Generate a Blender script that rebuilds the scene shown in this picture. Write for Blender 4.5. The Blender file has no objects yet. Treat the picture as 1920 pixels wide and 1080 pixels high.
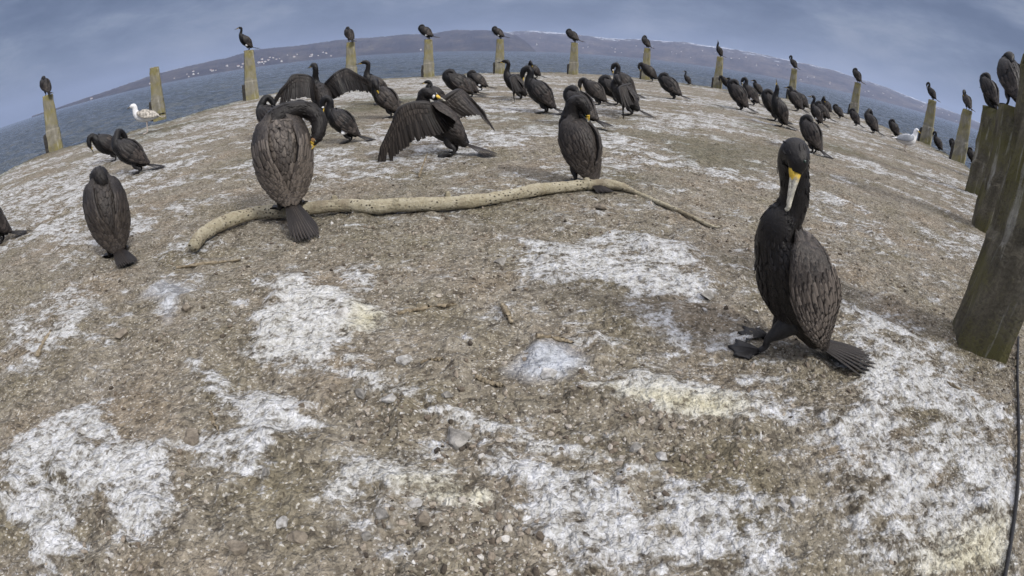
import bpy, math, random
import numpy as np
from mathutils import Vector, Matrix

# ------------------------------------------------------------------ camera, world, sun, exposure
SC = bpy.context.scene
COL = SC.collection
F, PITCH, ROLL, CAMH = 936.9, 0.475, 0.0209, 0.80          # focal length in px of a 1920 px wide frame, radians, metres
SEA = -2.2                                                  # water level under the deck (z = 0)

cd = bpy.data.cameras.new("camera")
cam = bpy.data.objects.new("camera", cd)
COL.objects.link(cam)
SC.camera = cam
cd.type = 'PANO'
cd.sensor_fit = 'HORIZONTAL'
cd.sensor_width = 36.0
cd.clip_start, cd.clip_end = 0.01, 40000.0
pc = cd if hasattr(cd, "panorama_type") else cd.cycles
pc.panorama_type = 'FISHEYE_LENS_POLYNOMIAL'
pc.fisheye_fov = math.pi
pc.fisheye_polynomial_k0 = 0.0
pc.fisheye_polynomial_k1 = -1.0 / (F * 36.0 / 1920.0)
pc.fisheye_polynomial_k2 = 0.0
pc.fisheye_polynomial_k3 = 0.0
pc.fisheye_polynomial_k4 = 0.0
_c, _s = math.cos(ROLL), math.sin(ROLL)
_X = Vector((1, 0, 0)); _U = Vector((0, math.sin(PITCH), math.cos(PITCH))); _F = Vector((0, math.cos(PITCH), -math.sin(PITCH)))
_R = _c * _X + _s * _U; _UP = -_s * _X + _c * _U
cam.matrix_world = Matrix(((_R.x, _UP.x, -_F.x, 0), (_R.y, _UP.y, -_F.y, 0), (_R.z, _UP.z, -_F.z, CAMH), (0, 0, 0, 1)))

SUN_EL, SUN_AZ = math.radians(42), math.radians(128)       # azimuth from +Y towards +X: behind thin cloud, to the right and behind the lens
w = bpy.data.worlds.new("World"); SC.world = w; w.use_nodes = True
nt = w.node_tree; nt.nodes.clear()
def N(nt, t, **kw):
    n = nt.nodes.new(t)
    for k, v in kw.items():
        if k.startswith("i_"):
            n.inputs[k[2:].replace("_", " ")].default_value = v
        else:
            setattr(n, k, v)
    return n
def ramp(nt, stops, fac=None, interp='LINEAR'):
    r = nt.nodes.new('ShaderNodeValToRGB'); e = r.color_ramp.elements; r.color_ramp.interpolation = interp
    while len(e) > 1: e.remove(e[-1])
    e[0].position = stops[0][0]; e[0].color = stops[0][1] if len(stops[0][1]) == 4 else (*stops[0][1], 1)
    for p, c in stops[1:]:
        x = e.new(p); x.color = c if len(c) == 4 else (*c, 1)
    if fac is not None: nt.links.new(fac, r.inputs[0])
    return r
def mix(nt, fac, a, b, mode='MIX'):
    m = nt.nodes.new('ShaderNodeMix'); m.data_type = 'RGBA'; m.blend_type = mode
    for sock, v in ((m.inputs[0], fac), (m.inputs[6], a), (m.inputs[7], b)):
        if hasattr(v, 'links'): nt.links.new(v, sock)
        elif isinstance(v, (int, float)): sock.default_value = v
        else: sock.default_value = v if len(v) == 4 else (*v, 1)
    return m.outputs[2]
def mth(nt, op, a, b=None, clamp=False):
    m = nt.nodes.new('ShaderNodeMath'); m.operation = op; m.use_clamp = clamp
    for sock, v in ((m.inputs[0], a), (m.inputs[1], b)):
        if v is None: continue
        if hasattr(v, 'links'): nt.links.new(v, sock)
        else: sock.default_value = v
    return m.outputs[0]
def noise(nt, vec, scale, detail=4, rough=0.55, dist=0.0):
    n = N(nt, 'ShaderNodeTexNoise'); n.inputs['Scale'].default_value = scale; n.inputs['Detail'].default_value = detail
    n.inputs['Roughness'].default_value = rough; n.inputs['Distortion'].default_value = dist
    if vec is not None: nt.links.new(vec, n.inputs['Vector'])
    return n.outputs[0]
def mapping(nt, vec, scale=(1, 1, 1), rot=(0, 0, 0), loc=(0, 0, 0)):
    m = N(nt, 'ShaderNodeMapping'); m.inputs['Scale'].default_value = scale; m.inputs['Rotation'].default_value = rot
    m.inputs['Location'].default_value = loc; nt.links.new(vec, m.inputs['Vector'])
    return m.outputs[0]

sky = N(nt, 'ShaderNodeTexSky', sky_type='NISHITA', sun_disc=False, sun_elevation=SUN_EL, sun_rotation=SUN_AZ)
tc = N(nt, 'ShaderNodeTexCoord')
sep = N(nt, 'ShaderNodeSeparateXYZ'); nt.links.new(tc.outputs['Generated'], sep.inputs[0])
zc = mth(nt, 'MAXIMUM', sep.outputs[2], 0.0)
# cloud layer: direction projected on to a flat ceiling so the banks flatten towards the horizon
den = mth(nt, 'ADD', zc, 0.16)
cx = mth(nt, 'DIVIDE', sep.outputs[0], den); cy = mth(nt, 'DIVIDE', sep.outputs[1], den)
cmb = N(nt, 'ShaderNodeCombineXYZ'); nt.links.new(cx, cmb.inputs[0]); nt.links.new(cy, cmb.inputs[1])
n1 = noise(nt, mapping(nt, tc.outputs['Generated'], (1.5, 1.5, 5.0), (0, 0, 0.6), (0.4, 1.7, 0)), 1.7, 7, 0.52, 0.15)
n2 = noise(nt, mapping(nt, tc.outputs['Generated'], (1.6, 1.6, 4.2), (0, 0, -0.3), (3.1, 0.3, 0)), 4.6, 6, 0.58, 0.2)
nn = mth(nt, 'ADD', mth(nt, 'MULTIPLY', n1, 0.62), mth(nt, 'MULTIPLY', n2, 0.38))
cl = ramp(nt, [(0.37, (0.86, 1.16, 1.95)), (0.44, (1.22, 1.57, 2.45)), (0.50, (1.75, 2.12, 3.05)), (0.56, (2.6, 2.92, 3.75)), (0.64, (3.6, 3.8, 4.45))], nn)
lift = ramp(nt, [(0.0, (0.80, 0.86, 0.98)), (0.10, (0.92, 0.95, 1.0)), (0.36, (1.08, 1.08, 1.06)), (0.60, (6.0, 5.1, 4.0)), (1.0, (12.5, 10.4, 7.9))], zc)
cloud = mix(nt, 1.0, cl.outputs[0], lift.outputs[0], 'MULTIPLY')
skyc = mix(nt, 0.93, sky.outputs[0], cloud)
bg = N(nt, 'ShaderNodeBackground'); nt.links.new(skyc, bg.inputs[0]); bg.inputs[1].default_value = 0.10
wo = N(nt, 'ShaderNodeOutputWorld'); nt.links.new(bg.outputs[0], wo.inputs[0])

sl = bpy.data.lights.new("sun", 'SUN'); so = bpy.data.objects.new("sun", sl); COL.objects.link(so)
sl.energy, sl.angle, sl.color = 3.1, math.radians(12), (1.0, 0.955, 0.88)
_d = Vector((math.sin(SUN_AZ) * math.cos(SUN_EL), math.cos(SUN_AZ) * math.cos(SUN_EL), math.sin(SUN_EL)))
so.rotation_euler = _d.to_track_quat('Z', 'Y').to_euler(); so.location = _d * 20
SC.view_settings.view_transform = 'Standard'; SC.view_settings.look = 'None'
SC.view_settings.exposure = -0.08; SC.view_settings.gamma = 1.0
SC.render.engine = 'CYCLES'
SC.cycles.max_bounces = 5; SC.cycles.diffuse_bounces = 3; SC.cycles.glossy_bounces = 3; SC.cycles.volume_bounces = 1
SC.cycles.use_denoising = True; SC.cycles.denoiser = 'OPENIMAGEDENOISE'; SC.cycles.denoising_input_passes = 'RGB_ALBEDO_NORMAL'; SC.cycles.denoising_prefilter = 'ACCURATE'

# ------------------------------------------------------------------ helpers: photograph measurements -> world
rng = np.random.default_rng(7); random.seed(7)
def ray(u, v):
    x, y = u - 960.0, 540.0 - v
    x, y = _c * x - _s * y, _s * x + _c * y
    r = math.hypot(x, y) or 1e-9; th = r / F
    a, b, z = math.sin(th) * x / r, math.sin(th) * y / r, math.cos(th)
    return np.array((a, z * math.cos(PITCH) + b * math.sin(PITCH), -z * math.sin(PITCH) + b * math.cos(PITCH)))
def G(u, v, z=0.0):
    d = ray(u, v); t = (z - CAMH) / d[2]
    return np.array((d[0] * t, d[1] * t, z))
def AZ(u, v):
    d = ray(u, v); return math.atan2(d[0], d[1])
def height_at(D, u, v):
    d = ray(u, v); return CAMH + D * d[2] / math.hypot(d[0], d[1])

def link(o, parent=None):
    COL.objects.link(o)
    if parent is not None: o.parent = parent
    return o
def mesh(name, V, Fc, mat=None, parent=None, smooth=True, attrs=None):
    m = bpy.data.meshes.new(name)
    m.from_pydata([tuple(map(float, v)) for v in V], [], [tuple(map(int, f)) for f in Fc]); m.update()
    if smooth: m.polygons.foreach_set('use_smooth', [True] * len(m.polygons))
    for k, a in (attrs or {}).items():
        m.attributes.new(k, 'FLOAT', 'POINT').data.foreach_set('value', np.asarray(a, dtype=np.float32))
    if mat is not None: m.materials.append(mat)
    return link(bpy.data.objects.new(name, m), parent)
def empty(name, loc=(0, 0, 0), rz=0.0, sc=1.0):
    o = bpy.data.objects.new(name, None); o.empty_display_size = 0.1; COL.objects.link(o)
    o.location = tuple(map(float, loc)); o.rotation_euler = (0, 0, rz); o.scale = (sc,) * 3
    return o
def tag(o, label, cat, group=None):
    o["label"] = label; o["category"] = cat
    if group: o["group"] = group
    return o
def copy_tree(o, parent=None):
    c = o.copy(); COL.objects.link(c)
    if parent is not None: c.parent = parent
    for ch in list(o.children): copy_tree(ch, c)
    return c

def _hash(ix, iy, seed):
    h = (ix.astype(np.int64) * 374761393 + iy.astype(np.int64) * 668265263 + seed * 974711) & 0xffffffff
    h = ((h ^ (h >> 13)) * 1274126177) & 0xffffffff
    return ((h ^ (h >> 16)) & 0xffff) / 65535.0
def vnoise(x, y, seed=0):
    ix, iy = np.floor(x), np.floor(y); fx, fy = x - ix, y - iy
    fx = fx * fx * (3 - 2 * fx); fy = fy * fy * (3 - 2 * fy)
    a, b, c, d = _hash(ix, iy, seed), _hash(ix + 1, iy, seed), _hash(ix, iy + 1, seed), _hash(ix + 1, iy + 1, seed)
    return (a * (1 - fx) + b * fx) * (1 - fy) + (c * (1 - fx) + d * fx) * fy
def fbm(x, y, oct=4, seed=0, gain=0.5):
    s = 0; a = 1.0; t = 0
    for i in range(oct):
        s = s + a * vnoise(x * 2 ** i + 17.3 * i, y * 2 ** i - 9.1 * i, seed + i); t += a; a *= gain
    return s / t

# ------------------------------------------------------------------ materials
def material(name):
    m = bpy.data.materials.new(name); m.use_nodes = True; t = m.node_tree
    return m, t, t.nodes['Principled BSDF']
def bump(t, b, h, strength=0.4, dist=0.01):
    n = N(t, 'ShaderNodeBump'); n.inputs['Strength'].default_value = strength; n.inputs['Distance'].default_value = dist
    t.links.new(h, n.inputs['Height']); t.links.new(n.outputs[0], b.inputs['Normal'])
def objco(t): return N(t, 'ShaderNodeTexCoord').outputs['Object']
def attr(t, name):
    a = N(t, 'ShaderNodeAttribute'); a.attribute_name = name; return a.outputs['Fac']

def make_ground_mat():
    m, t, b = material("guano_crusted_soil"); co = objco(t)
    def vor(scale, feat='F1', sm=None, rand=1.0):
        v = N(t, 'ShaderNodeTexVoronoi', feature=feat); v.inputs['Scale'].default_value = scale; v.inputs['Randomness'].default_value = rand
        if sm is not None: v.inputs['Smoothness'].default_value = sm
        t.links.new(wco, v.inputs['Vector']); sc = N(t, 'ShaderNodeSeparateColor'); t.links.new(v.outputs['Color'], sc.inputs[0])
        return v.outputs['Distance'], sc.outputs[0]
    wv = N(t, 'ShaderNodeTexNoise'); wv.inputs['Scale'].default_value = 24; wv.inputs['Detail'].default_value = 3; t.links.new(co, wv.inputs['Vector'])
    vm = N(t, 'ShaderNodeVectorMath', operation='SCALE'); t.links.new(wv.outputs['Color'], vm.inputs[0]); vm.inputs['Scale'].default_value = 0.016
    va = N(t, 'ShaderNodeVectorMath', operation='ADD'); t.links.new(co, va.inputs[0]); t.links.new(vm.outputs[0], va.inputs[1]); wco = va.outputs[0]
    nA = noise(t, co, 2.3, 4, 0.55); nB = noise(t, co, 11, 4, 0.55); nC = noise(t, co, 38, 3, 0.5); nE = noise(t, co, 5.0, 5, 0.58, 0.5)
    nS = noise(t, mapping(t, co, (1.0, 3.2, 1), (0, 0, 0.45)), 7.0, 5, 0.58, 0.2)
    d1, c1 = vor(34, 'SMOOTH_F1', 0.35); d2, c2 = vor(88, 'F1'); d3, c3 = vor(190, 'F1')
    s_ = mth(t, 'ADD', mth(t, 'MULTIPLY', nB, 0.42), mth(t, 'ADD', mth(t, 'MULTIPLY', nC, 0.30), mth(t, 'ADD', mth(t, 'MULTIPLY', c2, 0.16), mth(t, 'MULTIPLY', c3, 0.12))))
    soil = ramp(t, [(0.31, (0.045, 0.038, 0.029)), (0.42, (0.120, 0.104, 0.078)), (0.53, (0.195, 0.171, 0.131)), (0.70, (0.32, 0.287, 0.230))], s_)
    tint = ramp(t, [(0.36, (0.86, 0.85, 0.76)), (0.50, (1, 1, 1)), (0.64, (1.05, 0.99, 0.94))], nA)
    soilc = mix(t, 1.0, soil.outputs[0], tint.outputs[0], 'MULTIPLY')
    chip = ramp(t, [(0.90, (0, 0, 0)), (0.92, (1, 1, 1))], c3).outputs[0]
    soilc = mix(t, mth(t, 'MULTIPLY', chip, 0.5), soilc, mix(t, c2, (0.30, 0.28, 0.24), (0.66, 0.65, 0.62)))
    film = ramp(t, [(0.46, (0, 0, 0)), (0.66, (1, 1, 1))], mth(t, 'ADD', mth(t, 'MULTIPLY', nE, 0.6), mth(t, 'MULTIPLY', nS, 0.4))).outputs[0]
    soilc = mix(t, mth(t, 'MULTIPLY', film, 0.35), soilc, (0.32, 0.30, 0.26))
    white = ramp(t, [(0.28, (0.19, 0.178, 0.155)), (0.40, (0.34, 0.335, 0.315)), (0.53, (0.46, 0.463, 0.46)), (0.70, (0.61, 0.62, 0.64))],
                 mth(t, 'ADD', mth(t, 'MULTIPLY', nB, 0.35), mth(t, 'ADD', mth(t, 'MULTIPLY', nC, 0.35), mth(t, 'ADD', mth(t, 'MULTIPLY', c2, 0.18), mth(t, 'MULTIPLY', c3, 0.12)))))
    whitec = mix(t, attr(t, "yellow"), white.outputs[0], mix(t, 1.0, white.outputs[0], (0.98, 0.90, 0.62), 'MULTIPLY'))
    def add(f, n, k): return mth(t, 'ADD', f, mth(t, 'MULTIPLY', mth(t, 'SUBTRACT', n, 0.5), k))
    f = attr(t, "guano")
    for n, k in ((nE, 1.1), (nS, 1.35), (nB, 0.65), (nC, 0.38), (c1, 0.10), (c2, 0.12), (c3, 0.10)): f = add(f, n, k)
    mask = ramp(t, [(0.30, (0, 0, 0)), (0.40, (0.25, 0.25, 0.25)), (0.52, (0.75, 0.75, 0.75)), (0.68, (0.97, 0.97, 0.97)), (0.85, (1, 1, 1))], f).outputs[0]
    colr = mix(t, mask, soilc, whitec)
    pit = ramp(t, [(0.30, (1, 1, 1)), (0.40, (0, 0, 0))], mth(t, 'ADD', mth(t, 'MULTIPLY', nC, 0.7), mth(t, 'MULTIPLY', c2, 0.3))).outputs[0]
    colr = mix(t, mth(t, 'MULTIPLY', pit, 0.45), colr, (0.07, 0.056, 0.042))  # occlusion-like shade of the small hollows, put into the base colour
    colr = mix(t, mth(t, 'MULTIPLY', attr(t, "damp"), 0.8), colr, mix(t, 1.0, colr, (0.36, 0.39, 0.27), 'MULTIPLY'))
    wet = mth(t, 'MULTIPLY', attr(t, "wet"), ramp(t, [(0.42, (0, 0, 0)), (0.58, (1, 1, 1))], nB).outputs[0])
    colr = mix(t, mth(t, 'MULTIPLY', attr(t, "wet"), 0.45), colr, (0.36, 0.40, 0.47))  # bluish tint puts the sky's reflection on the wet crust into the colour
    t.links.new(colr, b.inputs['Base Color'])
    t.links.new(mth(t, 'SUBTRACT', 0.9, mth(t, 'MULTIPLY', wet, 0.72)), b.inputs['Roughness'])
    t.links.new(mth(t, 'ADD', 0.22, mth(t, 'MULTIPLY', wet, 0.4)), b.inputs['Specular IOR Level'])
    h = mth(t, 'MULTIPLY', nC, 0.9)
    for d, k in ((d1, -0.60), (d2, -0.26), (d3, -0.10)): h = mth(t, 'ADD', h, mth(t, 'MULTIPLY', d, k))
    h = mth(t, 'ADD', h, mth(t, 'MULTIPLY', mask, 0.22)); h = mth(t, 'MULTIPLY', h, mth(t, 'SUBTRACT', 1.0, mth(t, 'MULTIPLY', wet, 0.7)))
    bump(t, b, h, 1.0, 0.024)
    return m
def make_water_mat():
    m, t, b = material("choppy_water"); co = objco(t)
    a = noise(t, mapping(t, co, (0.55, 1.0, 1), (0, 0, 0.5)), 0.9, 5, 0.6, 0.6); c = noise(t, mapping(t, co, (0.4, 1.0, 1), (0, 0, 0.1)), 0.12, 5, 0.55, 0.5)
    d = noise(t, co, 0.02, 3, 0.5)
    b.inputs['Base Color'].default_value = (0.045, 0.058, 0.072, 1); b.inputs['Roughness'].default_value = 0.12; b.inputs['IOR'].default_value = 1.33
    h = mth(t, 'ADD', mth(t, 'MULTIPLY', a, 0.6), mth(t, 'MULTIPLY', c, 2.4)); h = mth(t, 'ADD', h, mth(t, 'MULTIPLY', d, 2.0))
    bump(t, b, h, 0.8, 0.8)
    return m
def make_hill_mat(name, snow, stops):
    m, t, b = material(name); co = objco(t)
    n1 = noise(t, mapping(t, co, (1, 1, 2.5)), 0.006, 6, 0.6); n2 = noise(t, co, 0.03, 5, 0.7)
    base = ramp(t, stops, mth(t, 'ADD', mth(t, 'MULTIPLY', n1, 0.5), mth(t, 'MULTIPLY', n2, 0.5))).outputs[0]
    n3 = noise(t, mapping(t, co, (1, 1, 6)), 0.0045, 6, 0.65, 0.3); n4 = noise(t, co, 0.02, 4, 0.7)
    s = mth(t, 'ADD', attr(t, "up"), mth(t, 'ADD', mth(t, 'MULTIPLY', mth(t, 'SUBTRACT', n3, 0.5), 1.5), mth(t, 'MULTIPLY', mth(t, 'SUBTRACT', n4, 0.5), 1.0)))
    sm = ramp(t, [(1.0 - snow, (0, 0, 0)), (1.08 - snow, (1, 1, 1))], s).outputs[0]
    t.links.new(mix(t, sm, base, (0.46, 0.49, 0.55)), b.inputs['Base Color'])
    b.inputs['Roughness'].default_value = 1.0; b.inputs['Specular IOR Level'].default_value = 0.0
    bump(t, b, n2, 0.8, 12)
    return m
def make_plumage():
    m, t, b = material("dark_plumage"); co = objco(t)
    tone = attr(t, "tone"); oi = N(t, 'ShaderNodeObjectInfo'); sp = N(t, 'ShaderNodeSeparateColor'); t.links.new(oi.outputs['Color'], sp.inputs[0])
    n = noise(t, co, 55, 4, 0.65); nf = noise(t, mapping(t, co, (1, 1, 0.35)), 190, 3, 0.7)
    x = mth(t, 'ADD', tone, mth(t, 'MULTIPLY', mth(t, 'SUBTRACT', n, 0.47), 0.16))
    x = mth(t, 'ADD', x, mth(t, 'MULTIPLY', mth(t, 'SUBTRACT', nf, 0.5), 0.14))
    dark = ramp(t, [(0.0, (0.0040, 0.0040, 0.0050)), (0.25, (0.0085, 0.0078, 0.0082)), (0.5, (0.022, 0.018, 0.017)), (0.72, (0.062, 0.051, 0.045)), (1.0, (0.15, 0.125, 0.108))], x)
    brown = ramp(t, [(0.0, (0.010, 0.0085, 0.008)), (0.3, (0.024, 0.020, 0.018)), (0.65, (0.060, 0.050, 0.043)), (1.0, (0.14, 0.118, 0.10))], x)
    t.links.new(mix(t, sp.outputs[0], dark.outputs[0], brown.outputs[0]), b.inputs['Base Color'])
    b.inputs['Roughness'].default_value = 0.42; b.inputs['Specular IOR Level'].default_value = 0.26
    bump(t, b, mth(t, 'ADD', nf, n), 0.45, 0.006)
    return m
def simple(name, c1, c2, scale=30, rough=0.6, bs=0.2, bd=0.004, spec=0.3, detail=5):
    m, t, b = material(name); co = objco(t); n = noise(t, co, scale, detail, 0.65)
    t.links.new(ramp(t, [(0.33, c1), (0.67, c2)], n).outputs[0], b.inputs['Base Color'])
    b.inputs['Roughness'].default_value = rough; b.inputs['Specular IOR Level'].default_value = spec
    bump(t, b, n, bs, bd)
    return m
def make_post_mat(name, c_dark, c_mid, c_pale, moss):
    m, t, b = material(name); co = objco(t)
    n1 = noise(t, mapping(t, co, (1, 1, 0.35)), 9, 6, 0.7); n2 = noise(t, co, 70, 4, 0.7); n3 = noise(t, co, 3.0, 4, 0.6)
    c = ramp(t, [(0.3, c_dark), (0.5, c_mid), (0.68, c_pale)], mth(t, 'ADD', mth(t, 'MULTIPLY', n1, 0.6), mth(t, 'MULTIPLY', n2, 0.4))).outputs[0]  # surface tones from dark to pale, mixed at random by noise
    geo = N(t, 'ShaderNodeNewGeometry'); gs = N(t, 'ShaderNodeSeparateXYZ'); t.links.new(geo.outputs['Normal'], gs.inputs[0])
    mm = ramp(t, [(0.42, (0, 0, 0)), (0.62, (1, 1, 1))], mth(t, 'ADD', n3, mth(t, 'MULTIPLY', mth(t, 'SUBTRACT', n2, 0.5), 0.5))).outputs[0]
    c = mix(t, mth(t, 'MULTIPLY', mm, 0.85), c, mix(t, n2, moss, tuple(0.55 * q for q in moss)))
    streak = ramp(t, [(0.60, (0, 0, 0)), (0.72, (1, 1, 1))], noise(t, mapping(t, co, (1, 1, 0.12)), 16, 5, 0.65)).outputs[0]
    c = mix(t, mth(t, 'MULTIPLY', streak, 0.45), c, (0.55, 0.55, 0.52))
    t.links.new(c, b.inputs['Base Color']); b.inputs['Roughness'].default_value = 0.92; b.inputs['Specular IOR Level'].default_value = 0.15
    bump(t, b, mth(t, 'ADD', n1, n2), 0.7, 0.02)
    return m
M = dict(
    ground=make_ground_mat(), water=make_water_mat(), plumage=make_plumage(),
    hill_wood=make_hill_mat("wooded_hillside", 0.04, [(0.36, (0.012, 0.011, 0.015)), (0.48, (0.036, 0.029, 0.034)), (0.58, (0.075, 0.062, 0.056)), (0.68, (0.15, 0.14, 0.095))]),
    hill_snow=make_hill_mat("snowy_farmland", 0.30, [(0.36, (0.018, 0.015, 0.019)), (0.48, (0.060, 0.047, 0.052)), (0.58, (0.11, 0.09, 0.085)), (0.68, (0.20, 0.17, 0.14))]),
    post=make_post_mat("mossy_concrete", (0.11, 0.105, 0.09), (0.23, 0.215, 0.175), (0.34, 0.32, 0.27), (0.30, 0.265, 0.10)),
    darkpost=make_post_mat("dark_weathered_timber", (0.034, 0.030, 0.024), (0.10, 0.090, 0.068), (0.21, 0.19, 0.15), (0.15, 0.14, 0.055)),
    block=simple("black_wet_timber", (0.015, 0.015, 0.015), (0.06, 0.055, 0.05), 20, 0.85, 0.5, 0.02),
    bark=None, horn=simple("pale_horn_bill", (0.30, 0.28, 0.23), (0.55, 0.52, 0.44), 40, 0.45),
    hornd=simple("dark_horn_bill", (0.05, 0.047, 0.042), (0.16, 0.15, 0.13), 60, 0.45),
    gape=simple("yellow_face_skin", (0.42, 0.27, 0.03), (0.72, 0.50, 0.07), 60, 0.5),
    orange=simple("orange_brow_skin", (0.10, 0.055, 0.025), (0.30, 0.17, 0.07), 60, 0.5),
    skin=simple("black_foot_skin", (0.009, 0.009, 0.010), (0.03, 0.028, 0.028), 90, 0.5, 0.4, 0.004),
    eye=simple("glossy_eye", (0.004, 0.02, 0.012), (0.008, 0.03, 0.02), 10, 0.08, 0.0, 0.001, 0.6),
    white=simple("white_feathering", (0.60, 0.60, 0.60), (0.82, 0.82, 0.84), 120, 0.8, 0.4),
    gullgrey=simple("grey_gull_mantle", (0.20, 0.215, 0.24), (0.32, 0.335, 0.36), 70, 0.75, 0.4),
    gullbrown=simple("mottled_brown_plumage", (0.09, 0.08, 0.07), (0.62, 0.58, 0.52), 42, 0.8, 0.4, 0.004, 0.2, 3),
    gullblack=simple("black_wing_tip", (0.008, 0.008, 0.008), (0.03, 0.03, 0.03), 60, 0.7),
    pink=simple("pale_pink_leg", (0.42, 0.36, 0.31), (0.55, 0.47, 0.42), 60, 0.6),
    stone=simple("grey_crusted_stone", (0.09, 0.085, 0.075), (0.34, 0.325, 0.30), 30, 0.9, 0.8, 0.01, 0.2),
    stonew=simple("guano_whitened_stone", (0.15, 0.14, 0.125), (0.56, 0.555, 0.54), 30, 0.9, 0.8, 0.01, 0.2),
    stoneb=simple("brown_stone", (0.09, 0.076, 0.060), (0.25, 0.215, 0.17), 40, 0.9, 0.8, 0.01, 0.2),
    twig=simple("dry_twig", (0.11, 0.085, 0.055), (0.32, 0.27, 0.19), 60, 0.85, 0.5, 0.004, 0.2),
    rubber=simple("black_cable_rubber", (0.008, 0.008, 0.009), (0.025, 0.025, 0.028), 90, 0.55),
    housewall=simple("pale_render", (0.62, 0.60, 0.56), (0.80, 0.79, 0.77), 0.2, 0.9, 0.0),
    houseroof=simple("tile_roof", (0.16, 0.08, 0.06), (0.28, 0.16, 0.12), 0.3, 0.9, 0.0),
)
def make_bark():
    m, t, b = material("pale_speckled_bark"); co = objco(t)
    n1 = noise(t, co, 14, 6, 0.7); n2 = noise(t, co, 95, 4, 0.7); n3 = noise(t, mapping(t, co, (1, 6, 6)), 7, 5, 0.65, 0.4)
    c = ramp(t, [(0.30, (0.17, 0.14, 0.09)), (0.42, (0.36, 0.315, 0.215)), (0.55, (0.50, 0.455, 0.34)), (0.68, (0.64, 0.61, 0.52))], mth(t, 'ADD', mth(t, 'MULTIPLY', n1, 0.4), mth(t, 'ADD', mth(t, 'MULTIPLY', n2, 0.35), mth(t, 'MULTIPLY', n3, 0.25)))).outputs[0]
    vo = N(t, 'ShaderNodeTexVoronoi'); vo.inputs['Scale'].default_value = 55; t.links.new(mapping(t, co, (.8, 1, 1)), vo.inputs['Vector'])
    sp = ramp(t, [(0.20, (1, 1, 1)), (0.34, (0, 0, 0))], vo.outputs['Distance']).outputs[0]
    gate = ramp(t, [(0.44, (0, 0, 0)), (0.52, (1, 1, 1))], n1).outputs[0]
    c = mix(t, mth(t, 'MULTIPLY', mth(t, 'MULTIPLY', sp, gate), 0.9), c, (0.035, 0.028, 0.02))
    dirt = ramp(t, [(0.50, (0, 0, 0)), (0.62, (1, 1, 1))], noise(t, co, 6.0, 5, 0.65)).outputs[0]
    c = mix(t, mth(t, 'MULTIPLY', dirt, 0.65), c, (0.22, 0.18, 0.125))
    crack = ramp(t, [(0.30, (1, 1, 1)), (0.38, (0, 0, 0))], n3).outputs[0]
    c = mix(t, mth(t, 'MULTIPLY', crack, 0.35), c, (0.06, 0.048, 0.034))
    t.links.new(c, b.inputs['Base Color']); b.inputs['Roughness'].default_value = 0.9; b.inputs['Specular IOR Level'].default_value = 0.15
    bump(t, b, mth(t, 'ADD', mth(t, 'ADD', n1, n2), n3), 0.9, 0.02)
    return m
M['bark'] = make_bark()
def make_horn():
    m, t, b = material("pale_horn_bill"); n = noise(t, objco(t), 90, 5, 0.7)
    c = ramp(t, [(0.35, (0.16, 0.15, 0.125)), (0.5, (0.36, 0.34, 0.28)), (0.65, (0.55, 0.52, 0.43))], n).outputs[0]
    t.links.new(mix(t, ramp(t, [(0.25, (0, 0, 0)), (0.6, (1, 1, 1))], mth(t, 'ADD', attr(t, "tone"), mth(t, 'MULTIPLY', mth(t, 'SUBTRACT', n, 0.5), 0.8))).outputs[0], c, (0.62, 0.42, 0.05)), b.inputs['Base Color'])
    b.inputs['Roughness'].default_value = 0.4; bump(t, b, n, 0.3, 0.003); return m
M['horn'] = make_horn()
# ------------------------------------------------------------------ setting: deck, water, hills
EDGE = [(0, 328), (50, 301), (105, 281), (180, 265), (250, 246), (320, 228), (387, 206), (473, 184), (560, 166), (660, 152), (804, 143), (937, 136), (1075, 137),
        (1210, 147), (1288, 157), (1345, 165), (1483, 187), (1600, 217), (1735, 269), (1802, 303)]
EA, ER = [], []
for u, v in EDGE:
    p = G(u, v); EA.append(math.atan2(p[0], p[1])); ER.append(math.hypot(p[0], p[1]))
EA += [math.radians(a) for a in (53, 56, 60, 68, 80, 100, 140, 180)]; ER += [9.6, 7.2, 5.2, 3.4, 2.6, 2.0, 1.4, 1.2]
EA = [math.radians(a) for a in (-180, -140, -100, -78)] + EA; ER = [1.2, 1.6, 3.0, 6.5] + ER
_o = np.argsort(EA); EA = np.array(EA)[_o]; ER = np.array(ER)[_o]
def edge_r(az): return np.exp(np.interp(az, EA, np.log(ER)))

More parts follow.
